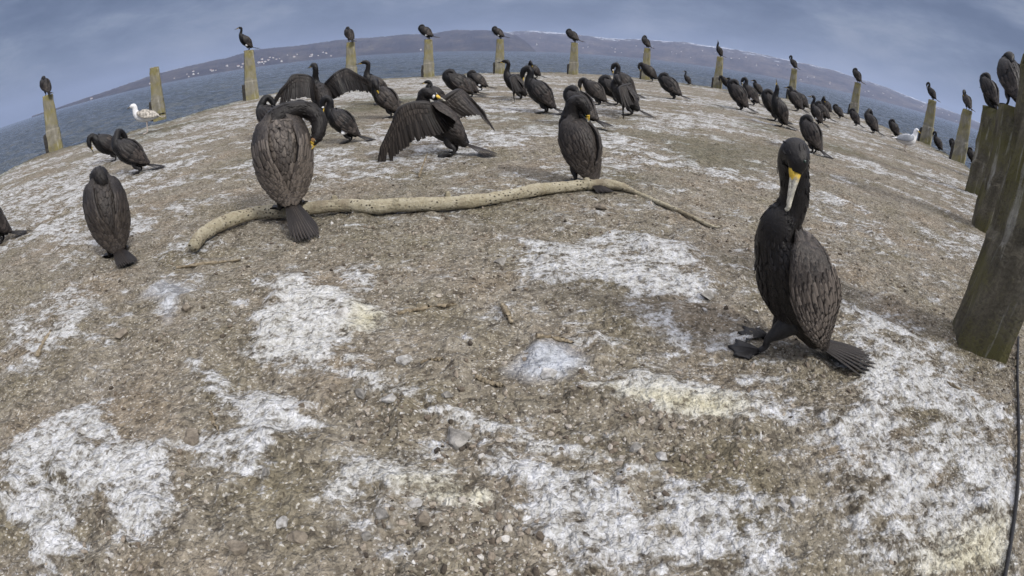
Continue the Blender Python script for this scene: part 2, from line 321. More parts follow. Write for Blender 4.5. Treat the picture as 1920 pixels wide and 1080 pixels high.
# crusts of white guano: outlines on the deck (u, v measured in the photograph, laid on the ground plane), strength, yellowness
CRUST = [
    ([(505, 515), (560, 512), (600, 530), (660, 560), (738, 582), (690, 612), (640, 620), (650, 680), (590, 690), (470, 692), (447, 640), (490, 575)], 0.62, 0.25),
    ([(655, 575), (738, 582), (690, 612), (650, 608)], 0.62, 1.0),
    ([(625, 500), (680, 490), (712, 520), (695, 550), (640, 545)], 0.55, 0.1),
    ([(600, 650), (680, 650), (740, 720), (880, 765), (1000, 800), (1180, 840), (1240, 875), (1160, 880), (1010, 850), (880, 800), (740, 760), (660, 720)], 0.56, 0.25),
    ([(360, 670), (385, 672), (440, 722), (540, 735), (598, 780), (570, 830), (500, 850), (480, 925), (440, 900), (340, 862), (420, 800), (385, 720)], 0.58, 0.05),
    ([(150, 758), (205, 752), (245, 815), (330, 880), (345, 960), (320, 1010), (240, 1000), (180, 960), (130, 1070), (60, 1079), (0, 940), (0, 850), (60, 815)], 0.58, 0.05),
    ([(640, 860), (770, 850), (850, 880), (915, 920), (830, 945), (700, 915), (600, 915)], 0.58, 0.35),
    ([(760, 910), (900, 905), (890, 940), (800, 942)], 0.40, 1.0),
    ([(890, 820), (1000, 850), (1160, 885), (1210, 960), (1290, 1040), (1220, 1079), (1060, 1060), (990, 990), (950, 900), (895, 870)], 0.58, 0.0),
    ([(1095, 715), (1190, 680), (1270, 690), (1390, 755), (1345, 792), (1230, 750), (1130, 745)], 0.66, 0.3),
    ([(1110, 725), (1240, 720), (1385, 755), (1345, 792), (1230, 752)], 0.60, 0.95),
    ([(920, 440), (1040, 455), (1150, 430), (1300, 465), (1385, 545), (1330, 565), (1180, 560), (1080, 525), (940, 520), (1000, 480)], 0.50, 0.05),
    ([(1100, 460), (1280, 470), (1360, 540), (1200, 545)], 0.22, 0.0),
    ([(1560, 555), (1640, 585), (1720, 640), (1895, 790), (1905, 1079), (1600, 1079), (1540, 920), (1530, 800), (1600, 720), (1590, 620)], 0.47, 0.1),
    ([(1560, 740), (1640, 760), (1760, 860), (1700, 900), (1580, 860)], 0.25, 0.0),
    ([(950, 690), (1000, 650), (1060, 635), (1095, 670), (1060, 702), (990, 704)], 0.60, 0.0),
    ([(1080, 620), (1130, 608), (1210, 632), (1150, 645)], 0.55, 0.15),
    ([(0, 600), (60, 560), (150, 518), (200, 560), (140, 650), (40, 680), (0, 660)], 0.34, 0.1),
    ([(265, 545), (310, 520), (370, 538), (330, 560), (315, 605), (300, 560)], 0.45, 0.0),
    ([(85, 485), (190, 400), (300, 405), (280, 440), (130, 480)], 0.42, 0.0),
    ([(290, 470), (370, 440), (440, 450), (360, 490)], 0.42, 0.0),
    ([(440, 330), (560, 300), (720, 300), (800, 330), (640, 345), (480, 350)], 0.30, 0.0),
    ([(700, 380), (900, 400), (1010, 420), (940, 432), (780, 410)], 0.22, 0.0),
    ([(1230, 880), (1380, 890), (1500, 930), (1440, 1000), (1500, 1079), (1290, 1079), (1210, 990)], 0.46, 0.0),
    ([(1880, 960), (1890, 1079), (1700, 1079), (1760, 1000)], 0.45, 0.8),
    ([(1640, 560), (1800, 650), (1830, 740), (1760, 690), (1660, 620)], 0.25, 0.0),
    ([(760, 480), (850, 490), (880, 515), (800, 505)], 0.25, 0.0),
]
def poly_field(px, py, poly, soft):
    q = np.array([G(u, v)[:2] for u, v in poly]); n = len(q)
    lo, hi = q.min(0) - 3 * soft, q.max(0) + 3 * soft
    out = np.zeros_like(px)
    sel = (px > lo[0]) & (px < hi[0]) & (py > lo[1]) & (py < hi[1])
    if not sel.any(): return out
    x, y = px[sel], py[sel]; ins = np.zeros(x.shape, bool); dmin = np.full(x.shape, 1e9)
    for i in range(n):
        (x1, y1), (x2, y2) = q[i], q[(i + 1) % n]
        cross = ((y1 > y) != (y2 > y)) & (x < (x2 - x1) * (y - y1) / (y2 - y1 + 1e-12) + x1); ins ^= cross
        tt = np.clip(((x - x1) * (x2 - x1) + (y - y1) * (y2 - y1)) / ((x2 - x1) ** 2 + (y2 - y1) ** 2 + 1e-12), 0, 1)
        dmin = np.minimum(dmin, np.hypot(x - x1 - tt * (x2 - x1), y - y1 - tt * (y2 - y1)))
    sd = np.where(ins, dmin, -dmin)
    out[sel] = np.clip(sd / (2 * soft) + 0.5, 0, 1)
    return out
def crust_fields(x, y):
    wx = x + 0.10 * (fbm(x * 5, y * 5, 3, 11) - 0.5); wy = y + 0.10 * (fbm(x * 5, y * 5, 3, 23) - 0.5)
    g = np.zeros_like(x); ye = np.zeros_like(x)
    for poly, s, yl in CRUST:
        c = np.mean([G(u, v)[:2] for u, v in poly], 0); soft = 0.040 + 0.018 * math.hypot(*c)
        f = poly_field(wx, wy, poly, soft); g = np.maximum(g, f * (s + .09)); ye = np.maximum(ye, f * yl * (yl > 0.5) + f * yl * 0.5 * (yl <= 0.5))
    return g, ye
def relief(x, y):
    r = np.hypot(x, y)
    h = 0.050 * (fbm(x * 1.1, y * 1.1, 3, 3) - 0.5) + 0.028 * (fbm(x * 5, y * 5, 4, 5) - 0.5) + 0.018 * (fbm(x * 21, y * 21, 4, 9, 0.6) - 0.5)
    lump = np.clip(fbm(x * 12, y * 12, 2, 31) - 0.62, 0, 1) * 0.07
    return h + lump
def build_ground():
    az = np.radians(np.concatenate([np.arange(-180, -92, 8.0), np.arange(-92, 92, 0.21), np.arange(92, 180, 8.0)])); na = len(az)
    nr = 560; r0 = 0.10
    s = np.linspace(0, 1, nr)[:, None]; ro = edge_r(az)[None, :] * (1 + 0.012 * (fbm(az * 40, az * 0 + 3, 3, 2) - 0.5))[None, :]
    R = r0 * (ro / r0) ** s
    X, Y = R * np.sin(az)[None, :], R * np.cos(az)[None, :]
    x, y = X.ravel(), Y.ravel()
    g, ye = crust_fields(x, y)
    r = np.hypot(x, y)
    far = np.clip((r - 1.7) / 2.2, 0, 1)
    # further out the droppings lie in thin streaks, elongated across the view
    ang = np.arctan2(x, y)
    st = fbm(ang * 9 + r * 0.3, r * 3.0, 4, 41, 0.6); st2 = fbm(x * 1.6 + 0.8 * y, y * 2.4, 4, 51, 0.6)
    pl = fbm(x * 0.45, y * 0.45, 2, 61)
    g = np.maximum(g, far * np.clip(0.30 + 1.9 * (st - 0.5) + 1.0 * (st2 - 0.5) + 0.6 * (pl - 0.5), -0.2, 0.48))
    near = (1 - far) * np.clip(1.5 * (fbm(x * 3.2, y * 3.2, 4, 71, 0.6) - 0.47), -0.1, 0.36)
    g = np.maximum(g, near)
    z = relief(x, y) * np.clip(r / 0.4, 0.2, 1) + 0.012 * np.clip(g - 0.25, 0, 0.4) / 0.4
    sr = s.repeat(na, 1).ravel()
    damp = np.clip((r - ro.repeat(nr, 0).ravel() + 1.0) / 1.0, 0, 1) * np.clip(0.2 + 1.3 * fbm(x * 1.3, y * 1.3, 3, 81), 0, 1)
    damp = np.maximum(damp, np.clip((fbm(x * 0.5, y * 0.5, 3, 91) - 0.62) * 3.5, 0, 0.7) * far)
    wetf = np.maximum(poly_field(x, y, CRUST[15][0], 0.03), 0.7 * poly_field(x, y, CRUST[18][0], 0.03))
    V = np.stack([x, y, z], 1)
    wall = V[-na:].copy(); wall[:, 2] = SEA - 0.5; wall[:, :2] *= 1.003
    ctr = np.array([[0, 0, 0.0]])
    V = np.concatenate([V, wall, ctr])
    i = np.arange(nr)[:, None]; j = np.arange(na)[None, :]; j2 = (j + 1) % na
    q = np.stack([i * na + j, i * na + j2, (i + 1) * na + j2, (i + 1) * na + j], -1).reshape(-1, 4)[:, ::-1]
    tri = np.stack([np.full(na, len(V) - 1), np.arange(na), (np.arange(na) + 1) % na], 1)[:, ::-1]
    m = bpy.data.meshes.new("ground")
    m.vertices.add(len(V)); m.vertices.foreach_set('co', V.astype(np.float32).ravel())
    nl = len(q) * 4 + len(tri) * 3
    m.loops.add(nl); m.loops.foreach_set('vertex_index', np.concatenate([q.ravel(), tri.ravel()]).astype(np.int32))
    st_ = np.concatenate([np.arange(len(q)) * 4, len(q) * 4 + np.arange(len(tri)) * 3]).astype(np.int32)
    m.polygons.add(len(st_)); m.polygons.foreach_set('loop_start', st_)
    m.update(calc_edges=True); m.validate()
    m.polygons.foreach_set('use_smooth', np.ones(len(m.polygons), bool))
    pad = np.zeros(na + 1)
    for k, a in (("guano", g), ("yellow", ye), ("damp", damp), ("wet", wetf)):
        m.attributes.new(k, 'FLOAT', 'POINT').data.foreach_set('value', np.concatenate([a, pad + (1 if k == "damp" else 0)]).astype(np.float32))
    m.materials.append(M['ground'])
    o = link(bpy.data.objects.new("ground", m)); o["kind"] = "structure"
    return o
build_ground()
def gz(x, y):
    x, y = np.array([float(x)]), np.array([float(y)])
    return float(relief(x, y)[0])

def build_water():
    az = np.radians(np.concatenate([np.arange(-180, -84, 12.0), np.arange(-84, 84, 0.22), np.arange(84, 180, 12.0)])); na = len(az)
    rr = np.concatenate([[1.0, 3.0], np.geomspace(6.0, 700.0, 430), [900, 1500, 3000, 6000, 9000]])
    A, R = np.meshgrid(az, rr); x, y = (R * np.sin(A)).ravel(), (R * np.cos(A)).ravel(); r = R.ravel()
    amp = np.clip((r - 3) / 6, 0, 1) * np.clip((900 - r) / 300, 0, 1)
    ca, sa = math.cos(.35), math.sin(.35); xx, yy = x * ca + y * sa, -x * sa + y * ca
    z = 0.55 * (fbm(xx * .10, yy * .22, 3, 5) - .5) + 0.34 * (1 - 2 * np.abs(fbm(xx * .30, yy * .75, 3, 15) - .5) * 2 - .5) + 0.10 * (fbm(xx * 1.1, yy * 2.0, 2, 25) - .5)
    V = np.stack([x, y, SEA + z * amp], 1); nr = len(rr)
    i = np.arange(nr - 1)[:, None]; j = np.arange(na)[None, :]; j2 = (j + 1) % na
    q = np.stack([i * na + j, i * na + j2, (i + 1) * na + j2, (i + 1) * na + j], -1).reshape(-1, 4)[:, ::-1]
    m = bpy.data.meshes.new("water"); m.vertices.add(len(V)); m.vertices.foreach_set('co', V.astype(np.float32).ravel())
    m.loops.add(q.size); m.loops.foreach_set('vertex_index', q.ravel().astype(np.int32)); m.polygons.add(len(q)); m.polygons.foreach_set('loop_start', (np.arange(len(q)) * 4).astype(np.int32))
    m.update(calc_edges=True); m.validate(); m.polygons.foreach_set('use_smooth', np.ones(len(m.polygons), bool)); m.materials.append(M['water'])
    o = link(bpy.data.objects.new("water", m)); o["kind"] = "structure"
build_water()

HZ = [(0, 245), (100, 205), (200, 172), (333, 147), (430, 132), (633, 113), (817, 97), (967, 96), (1133, 100), (1300, 120), (1480, 147), (1613, 177), (1830, 245), (1920, 285)]
def shore_v(u): return float(np.interp(u, [p[0] for p in HZ], [p[1] for p in HZ]))
def hill(prof, dist, depth, mat, seed):
    us = np.arange(prof[0][0], prof[-1][0] + 1, 3.0)
    tv = np.interp(us, [p[0] for p in prof], [p[1] for p in prof])
    rows = 26; V = []; up = []
    az = [AZ(u, shore_v(u)) for u in us]
    el = [math.asin(ray(u, t)[2]) - math.asin(ray(u, shore_v(u))[2]) for u, t in zip(us, tv)]
    el = np.maximum(el, 0.0006)
    for i in range(rows + 5):
        s = i / rows
        for j, (a, e) in enumerate(zip(az, el)):
            d = dist * (1 + 0.05 * math.sin(a * 7 + seed)) + depth * s
            top = (dist + depth) * math.tan(e)
            prf = (math.sin(min(s, 1.0) * math.pi / 2)) ** 0.85 if s <= 1 else 1 - (s - 1) * 1.2
            n = float(fbm(np.array([a * 60 + seed]), np.array([s * 5.0]), 4, seed)[0]) - 0.5
            n2 = float(vnoise(np.array([a * 900.0]), np.array([s * 20.0]), seed + 5)[0])
            z = SEA - 1 + top * prf * (1 + 0.22 * n * (1 - abs(2 * min(s, 1) - 1)) ) + (n2 - 0.5) * 5 * min(s * 6, 1)
            V.append((d * math.sin(a), d * math.cos(a), z)); up.append(min(s, 1.0))
    n = len(us); Fc = []
    for i in range(rows + 4):
        for j in range(n - 1): Fc.append((i * n + j, i * n + j + 1, (i + 1) * n + j + 1, (i + 1) * n + j))
    o = mesh("hills", V, Fc, mat, smooth=False, attrs={"up": up}); o["kind"] = "structure"
    return lambda u, s: V[int(round(s * rows)) * n + int(np.argmin(np.abs(us - u)))]
LP = [(60, 218), (100, 202), (200, 163), (290, 137), (330, 127), (430, 108), (480, 96), (560, 91), (640, 80), (700, 75), (760, 67), (800, 64), (850, 57), (900, 57), (940, 59), (965, 65), (985, 78), (1005, 96)]
RP = [(820, 82), (900, 66), (960, 59), (1000, 57), (1100, 65), (1200, 74), (1280, 80), (1380, 95), (1480, 112), (1560, 130), (1640, 156), (1720, 190), (1790, 214), (1840, 233), (1900, 268), (1920, 284)]
left_slope = hill(LP, 2500, 900, M['hill_wood'], 3)
right_slope = hill(RP, 3300, 1500, M['hill_snow'], 8)

# ------------------------------------------------------------------ lofted surfaces
def catmull(P, n):
    P = np.asarray(P, float); k = len(P); out = []
    Q = np.vstack([2 * P[0] - P[1], P, 2 * P[-1] - P[-2]])
    for t in np.linspace(0, k - 1, n):
        i = min(int(t), k - 2); f = t - i
        p0, p1, p2, p3 = Q[i], Q[i + 1], Q[i + 2], Q[i + 3]
        out.append(0.5 * ((2 * p1) + (p2 - p0) * f + (2 * p0 - 5 * p1 + 4 * p2 - p3) * f * f + (3 * p1 - p0 - 3 * p2 + p3) * f ** 3))
    return np.array(out)
def unit(v): return v / (np.linalg.norm(v) + 1e-12)
class Loft:
    """a tube of ellipses: control points (x, y, z, half width, half height)"""
    def __init__(self, pts, n=80, lateral=(0, 1, 0), hints=None):
        S = catmull(pts, n); self.C = S[:, :3]; self.rw = np.maximum(S[:, 3], .0008); self.rh = np.maximum(S[:, 4], .0008)
        self.n = n; T = np.gradient(self.C, axis=0); self.T = np.array([unit(t) for t in T])
        seg = np.linalg.norm(np.diff(self.C, axis=0), axis=1); self.len = seg.sum()
        L = []; l = np.array(lateral, float); H = catmull(hints, n) if hints is not None else None
        for i in range(n):
            if H is not None: l = H[i]
            l = unit(l - self.T[i] * np.dot(l, self.T[i])); L.append(l)
        self.L = np.array(L); self.D = np.cross(self.T, self.L)
    def at(self, t, phi, off=0.0):
        x = min(max(t, 0), 1) * (self.n - 1); i = min(int(x), self.n - 2); f = x - i
        g = lambda A: A[i] * (1 - f) + A[i + 1] * f
        C, L, D, rw, rh = g(self.C), g(self.L), g(self.D), g(self.rw), g(self.rh)
        c, s = math.cos(phi), math.sin(phi)
        nrm = unit(L * (c * rh) + D * (s * rw))
        if t < 0: C = C + self.T[0] * t * self.len
        return C + L * (c * rw) + D * (s * rh) + nrm * off, nrm
    def grid(self, m=20):
        V = []; Fc = []
        for i in range(self.n):
            for k in range(m):
                a = 2 * math.pi * k / m
                V.append(self.C[i] + self.L[i] * (math.cos(a) * self.rw[i]) + self.D[i] * (math.sin(a) * self.rh[i]))
        for i in range(self.n - 1):
            for k in range(m):
                Fc.append((i * m + k, (i + 1) * m + k, (i + 1) * m + (k + 1) % m, i * m + (k + 1) % m))
        Fc.append(tuple(range(m))); Fc.append(tuple(reversed([(self.n - 1) * m + k for k in range(m)])))
        return V, Fc
class MB:
    def __init__(self): self.V = []; self.F = []; self.tone = []
    def add(self, V, Fc, tone=0.0):
        b = len(self.V); self.V.extend(V); self.F.extend([tuple(b + i for i in f) for f in Fc])
        self.tone.extend(list(tone) if hasattr(tone, '__len__') else [tone] * len(V))
    def build(self, name, mat, parent=None, smooth=True):
        return mesh(name, self.V, self.F, mat, parent, smooth, {"tone": self.tone})
FS = [(0.0, .55), (.3, .92), (.62, 1.0), (.88, .74), (1.0, .16)]
FC = (-1, -.72, 0, .72, 1)
def feather_on(mb, lo, t, phi, length, width, off, lift, tone, skew=0.0, rk=1.0):
    """a vane lying on a loft, its tip pointing back along -t; pale in the middle, black at the rim"""
    V = []; tn = []
    for k, (s, wd) in enumerate(FS):
        tt = t - s * length / lo.len
        x = min(max(tt, 0), 1) * (lo.n - 1); i = int(x); rr = max(0.5 * (lo.rw[i] + lo.rh[i]), .012)
        for c in FC:
            bend = -0.06 * length * c * c * 0.3
            p, n = lo.at(tt + 0.25 * (c * c) * (1 - s) * 0, phi + skew * s + c * wd * width * 0.5 / rr, off + lift * s + 0.0022 * (1 - c * c))
            V.append(p)
            rim = 1.0 if (abs(c) == 1 or k == 4) else (0.0 if abs(c) > 0.5 else (0.15 if k < 4 else 0.5))
            if k == 3 and abs(c) > .5: rim = max(rim, .30)
            tn.append(tone * (1 - rim * rk))
    Fc = [(a * 5 + b, a * 5 + b + 1, (a + 1) * 5 + b + 1, (a + 1) * 5 + b) for a in range(4) for b in range(4)]
    mb.add(V, Fc, tn)
def strip(mb, base, direc, length, width, normal, tone, droop=0.0, tipw=0.25, segs=6, camber=0.15, shaft=0.0):
    """one long flight or tail feather"""
    d = unit(np.asarray(direc, float)); nrm = np.asarray(normal, float); sd = unit(np.cross(nrm, d)); nrm = unit(np.cross(d, sd))
    V = []; tn = []
    for k in range(segs + 1):
        s = k / segs; wd = width * 0.5 * (0.45 + 0.55 * min(1, s * 2.2)) * (1 if s < 0.8 else 1 - (1 - tipw) * ((s - .8) / .2) ** 1.5)
        c0 = np.asarray(base) + d * length * s - nrm * droop * s * s
        for c in (-1, -.12, 0, .12, 1):
            V.append(c0 + sd * wd * c - nrm * camber * wd * c * c + nrm * (0.0012 if c == 0 else 0))
            tn.append(tone * (0.25 if abs(c) == 1 else (0.9 if abs(c) > 0 else 0.9 + shaft)))
    Fc = [(a * 5 + b, a * 5 + b + 1, (a + 1) * 5 + b + 1, (a + 1) * 5 + b) for a in range(segs) for b in range(4)]
    mb.add(V, Fc, tn)
def patch(name, lo, t0, phi0, dt, dphi, off, mat, parent):
    V = []; Fc = []; n = 8
    for i in range(n + 1):
        for j in range(n + 1):
            a, b_ = 2 * i / n - 1, 2 * j / n - 1
            a2, b2 = a * math.sqrt(1 - b_ * b_ / 2), b_ * math.sqrt(1 - a * a / 2)
            p, _ = lo.at(t0 + a2 * dt, phi0 + b2 * dphi, off * (1.15 - 1.3 * (a2 * a2 + b2 * b2)) + 0.0006)
            V.append(p)
    for i in range(n):
        for j in range(n): Fc.append((i * (n + 1) + j, i * (n + 1) + j + 1, (i + 1) * (n + 1) + j + 1, (i + 1) * (n + 1) + j))
    return mesh(name, V, Fc, mat, parent)
def ellipsoid(name, c, r, mat, parent, m=10):
    lo = Loft([(c[0], c[1] - r[1] * math.cos(a), c[2], r[0] * math.sin(a), r[2] * math.sin(a)) for a in np.linspace(0.05, math.pi - .05, 7)], 9, (1, 0, 0))
    V, Fc = lo.grid(m); return mesh(name, V, Fc, mat, parent)

# ------------------------------------------------------------------ cormorants
ST = [(0.0, .026, .020), (.05, .050, .042), (.12, .080, .078), (.20, .096, .103), (.275, .100, .108), (.34, .090, .093), (.385, .071, .071)]
NECK = {   # offsets from the shoulder point (forward, left, up) with half width, half height; the last two points are face and bill base
    'up': [(.018, 0, .045, .052, .052), (.016, 0, .095, .036, .037), (.004, 0, .145, .030, .031), (-.002, 0, .19, .028, .029), (.012, 0, .222, .029, .030), (.045, 0, .232, .027, .027), (.078, 0, .228, .019, .019), (.096, 0, .224, .012, .012)],
    'hunch': [(.012, 0, .035, .056, .055), (-.008, 0, .065, .046, .046), (-.006, 0, .098, .038, .038), (.02, 0, .122, .034, .034), (.055, 0, .122, .027, .027), (.08, 0, .116, .019, .019), (.098, 0, .110, .012, .012)],
    'front': [(.014, 0, .045, .054, .053), (.006, 0, .095, .040, .040), (.008, 0, .140, .036, .036), (.038, .004, .172, .035, .036), (.078, .012, .150, .034, .034), (.092, .02, .105, .028, .029), (.090, .026, .070, .019, .020), (.086, .03, .050, .012, .012)],
    'side': [(.008, .008, .045, .054, .052), (-.004, .026, .090, .042, .040), (-.01, .055, .122, .037, .036), (-.025, .092, .115, .035, .034), (-.05, .115, .075, .032, .031), (-.068, .118, .035, .024, .024), (-.076, .116, .012, .016, .016), (-.08, .114, -.004, .011, .011)],
    'tuck': [(.004, 0, .035, .060, .056), (-.022, .004, .062, .052, .046), (-.055, .012, .070, .042, .038), (-.085, .022, .052, .033, .031), (-.108, .028, .026, .023, .022), (-.12, .030, .008, .012, .012)],
    'breast': [(.026, 0, .030, .058, .056), (.050, .004, .052, .047, .046), (.082, .012, .046, .040, .040), (.104, .024, .010, .034, .034), (.104, .036, -.030, .029, .029), (.094, .044, -.062, .019, .019), (.088, .048, -.080, .012, .012)],
}
def body_loft(tilt, neck, hip=(0, 0, .158), fat=1.0, n=110, neckpts=None):
    ct, st_ = math.cos(tilt), math.sin(tilt); pts = []
    for s, a, b in ST: pts.append((hip[0] + (s - .13) * ct, hip[1], hip[2] + (s - .13) * st_, a * fat, b * fat))
    sh = pts[-1]
    for dx, dy, dz, a, b in (neckpts or NECK[neck]): pts.append((sh[0] + dx, sh[1] + dy, sh[2] + dz, a, b))
    lo = Loft(pts, n); lo.k = len(pts); lo.nb = len(ST)
    return lo
def folded_wing(body, side, rows=1, droop=0.0, open_=0.0):
    kb = (body.nb - 1) / (body.k - 1)            # share of the loft that is trunk
    stn = [(.95, 46, .004, .020, .008), (.84, 34, .005, .050, .014), (.63, 26, .003, .078, .019), (.42, 28, .002, .076, .020), (.22, 40, .003, .050, .015), (.05, 56, .005, .025, .009), (-.06, 68, .007, .008, .004)]
    pts = []; hints = []
    for s, ph, off, chord, thick in stn:
        ph = math.radians(ph - droop * 30); ph = ph if side > 0 else math.pi - ph
        p, nrm = body.at(s * kb, ph, off + open_ * .03)
        pts.append((*p, thick, chord)); hints.append(nrm)
    return Loft(pts, 60, hints=hints)
def feather_wing(mb, lo, seed, fine=1.0, tone=0.75, rimk=.9):
    r = np.random.default_rng(seed)
    V, Fc = lo.grid(16); mb.add(V, Fc, 0.06)
    def row(ts, phs, L, W, lift, tn, off=.0015, skew=0.0):
        for a, t in enumerate(ts):
            for b, ph in enumerate(phs):
                pp = ph + (0.5 * (phs[1] - phs[0]) if (len(phs) > 1 and a % 2) else 0) + r.normal() * .06
                feather_on(mb, lo, t + r.normal() * .011, pp, L * (1 + r.normal() * .06), W * (1 + r.normal() * .05), off + r.random() * .0012, lift, tn * (0.65 + 0.6 * r.random()), skew, rimk - .35 * r.random())
    # primaries and secondaries along the trailing half, then the scaly coverts over them
    row(np.linspace(.52, .20, int(8 * fine)), np.radians(np.linspace(-72, 72, int(8 * fine))), .115, .021, .004, tone * .55)
    row(np.linspace(.60, .42, int(3 * fine)), np.radians(np.linspace(-76, 76, int(9 * fine))), .056, .0185 / fine, .005, tone * .9, .003)
    row(np.linspace(.98, .56, int(9 * fine)), np.radians(np.linspace(-76, 76, int(9 * fine))), .040 * (1.1 / (.6 + .5 * fine)), .0185 / fine, .006, tone, .0035)
def mantle(mb, body, seed, tone=.6, lo_t=.30, hi_t=.98, spread=64, L=.036, W=.022, nt=11, npk=9):
    r = np.random.default_rng(seed); kb = (body.nb - 1) / (body.k - 1)
    for a, t in enumerate(np.linspace(hi_t, lo_t, nt)):
        for b in range(npk):
            ph = math.radians(90 + spread * (2 * (b + (.5 if a % 2 else 0)) / npk - 1))
            feather_on(mb, body, t * kb + r.normal() * .006, ph + r.normal() * .07, L * (1 + .16 * r.normal()), W * (1 + .12 * r.normal()), .0012 + .0016 * r.random(), .0045, tone * (0.6 + .7 * r.random()), 0.0, .45 + .4 * r.random())
def tail_fan(mb, base, direc, up=(0, 0, 1), L=.17, n=12, spread=24, tone=.32, W=.020, shaft=.0, seed=0):
    d = unit(np.array(direc, float)); u = np.array(up, float); u = unit(u - d * np.dot(u, d)); sd = np.cross(u, d); r = np.random.default_rng(seed)
    for k in range(n):
        q = 2 * k / (n - 1) - 1; a = math.radians(spread) * q
        dd = d * math.cos(a) + sd * math.sin(a) - u * .10 * q * q
        strip(mb, np.array(base) + sd * q * .020 + u * (.006 * (1 - abs(q))), dd, L * (1 - .22 * q * q) * (1 + .04 * r.normal()), W, u, tone * (0.8 + .5 * r.random()), droop=.012, shaft=shaft, tipw=.3)
def foot(body, side, hip, parent, ang=0.0, fwd=0.0, z0=0.0, yspread=.05):
    mb = MB(); ph = math.radians(-48 if side > 0 else 228); kb = (body.nb - 1) / (body.k - 1)
    p, nrm = body.at(.36 * kb, ph, -.03); y = side * yspread
    ank = np.array((fwd - .012, y, z0 + .028))
    V, Fc = Loft([(*p, .042, .042), (*(p * .55 + ank * .45 + np.array((.010, 0, 0))), .026, .028), (*(ank + np.array((-.002, 0, .028))), .013, .014), (*ank, .010, .011), (fwd + .004, y, z0 + .010, .010, .009)], 18).grid(10); mb.add(V, Fc, 0)
    # webbed foot: four toes joined by skin
    toes = [(-38, .070), (-12, .105), (14, .112), (44, .100)] if side < 0 else [(38, .070), (12, .105), (-14, .112), (-44, .100)]
    A = []
    for i, (a, L) in enumerate(toes):
        A.append((a, L, 1.0))
        if i < 3:
            a2, L2 = toes[i + 1]
            for f in (.33, .66): A.append((a * (1 - f) + a2 * f, (L * (1 - f) + L2 * f) * .86, .25))
    V = []; Fc = []; ns = 6; nA = len(A)
    for lay in (1, -1):
        for a, L, th in A:
            a = math.radians(a) + ang
            for k in range(ns + 1):
                s = k / ns; h = (.0075 * th + .0022) * (1 - .65 * s)
                V.append((fwd - .004 + math.cos(a) * L * s, y + math.sin(a) * L * s, z0 + .004 + (h if lay > 0 else -.004) + (.004 * math.sin(s * math.pi) if th == 1 else 0)))
    off = nA * (ns + 1)
    for i in range(nA - 1):
        for k in range(ns):
            q = (i * (ns + 1) + k, (i + 1) * (ns + 1) + k, (i + 1) * (ns + 1) + k + 1, i * (ns + 1) + k + 1)
            Fc.append(q); Fc.append(tuple(off + x for x in reversed(q)))
    for i in range(nA - 1):
        a, b_ = i * (ns + 1) + ns, (i + 1) * (ns + 1) + ns; Fc.append((a, b_, off + b_, off + a))
    mb.add(V, Fc, 0)
    return mb.build("foot", M['skin'], parent)
def bill(body, parent, L=.068, mat='hornd', gape='gape', gl=.026, big=1.0):
    C, d, Lt, Dn = body.C[-1], body.T[-1], body.L[-1], body.D[-1]
    r0 = .0125 * big
    up = [(*(C - d * .012 + Dn * .002), r0 * .85, r0 * .95), (*(C + d * L * .12 + Dn * .002), r0 * .80, r0 * .78), (*(C + d * L * .4 + Dn * .0015), r0 * .55, r0 * .55), (*(C + d * L * .75 + Dn * .001), r0 * .40, r0 * .42),
          (*(C + d * L * .95), r0 * .36, r0 * .42), (*(C + d * L * 1.03 - Dn * .006), r0 * .18, r0 * .3)]
    V, Fc = Loft(up, 22, Lt).grid(10); mb = MB(); mb.add(V, Fc, [max(0.0, 1 - (k // 10) / 21 * 2.6) for k in range(len(V))])
    b = mb.build("beak", M[mat], parent)
    lw = [(*(C - d * .004 - Dn * .009), r0 * .62, r0 * .40), (*(C + d * L * .35 - Dn * .0068), r0 * .48, r0 * .32), (*(C + d * L * .85 - Dn * .0042), r0 * .22, r0 * .2)]
    V, Fc = Loft(lw, 12, Lt).grid(8); mesh("lower_mandible", V, Fc, M['horn' if mat == 'horn' else 'hornd'], b)
    if gape:
        gp = [(*(C - d * .030 - Dn * .010), r0 * .9, r0 * .62), (*(C - d * .012 - Dn * .008), r0 * 1.12, r0 * .85), (*(C + d * gl * .35 - Dn * .0055), r0 * .88, r0 * .62), (*(C + d * gl - Dn * .004), r0 * .45, r0 * .3)]
        V, Fc = Loft(gp, 16, Lt).grid(10); mesh("throat_skin", V, Fc, M[gape], parent)
    return b
def eyes(body, parent, t=.945, ph=38, r=.0052):
    for s in (1, -1):
        p = math.radians(ph) if s > 0 else math.pi - math.radians(ph)
        q, n = body.at(t, p, -.001); ellipsoid("eye", q, (r, r, r), M['eye'], parent)
def head_crest(mb, body, seed, tone=.12, t0=None, count=160, L=.016, W=.006):
    """short loose barbs that roughen the outline of neck and head"""
    r = np.random.default_rng(seed); kb = (body.nb - 1) / (body.k - 1)
    for _ in range(count):
        t = kb + (0.93 - kb) * r.random(); feather_on(mb, body, t, r.random() * 2 * math.pi, L * (.7 + .6 * r.random()), W, .0002, .0018, tone * r.random())
def contour(mb, body, seed, count=420, tone=.16, L=.024, W=.014):
    r = np.random.default_rng(seed); kb = (body.nb - 1) / (body.k - 1)
    for _ in range(count):
        feather_on(mb, body, kb * (.08 + 1.0 * r.random()), r.random() * 2 * math.pi, L * (.7 + .6 * r.random()), W, .0004, .0028, tone * (.4 + .8 * r.random()))

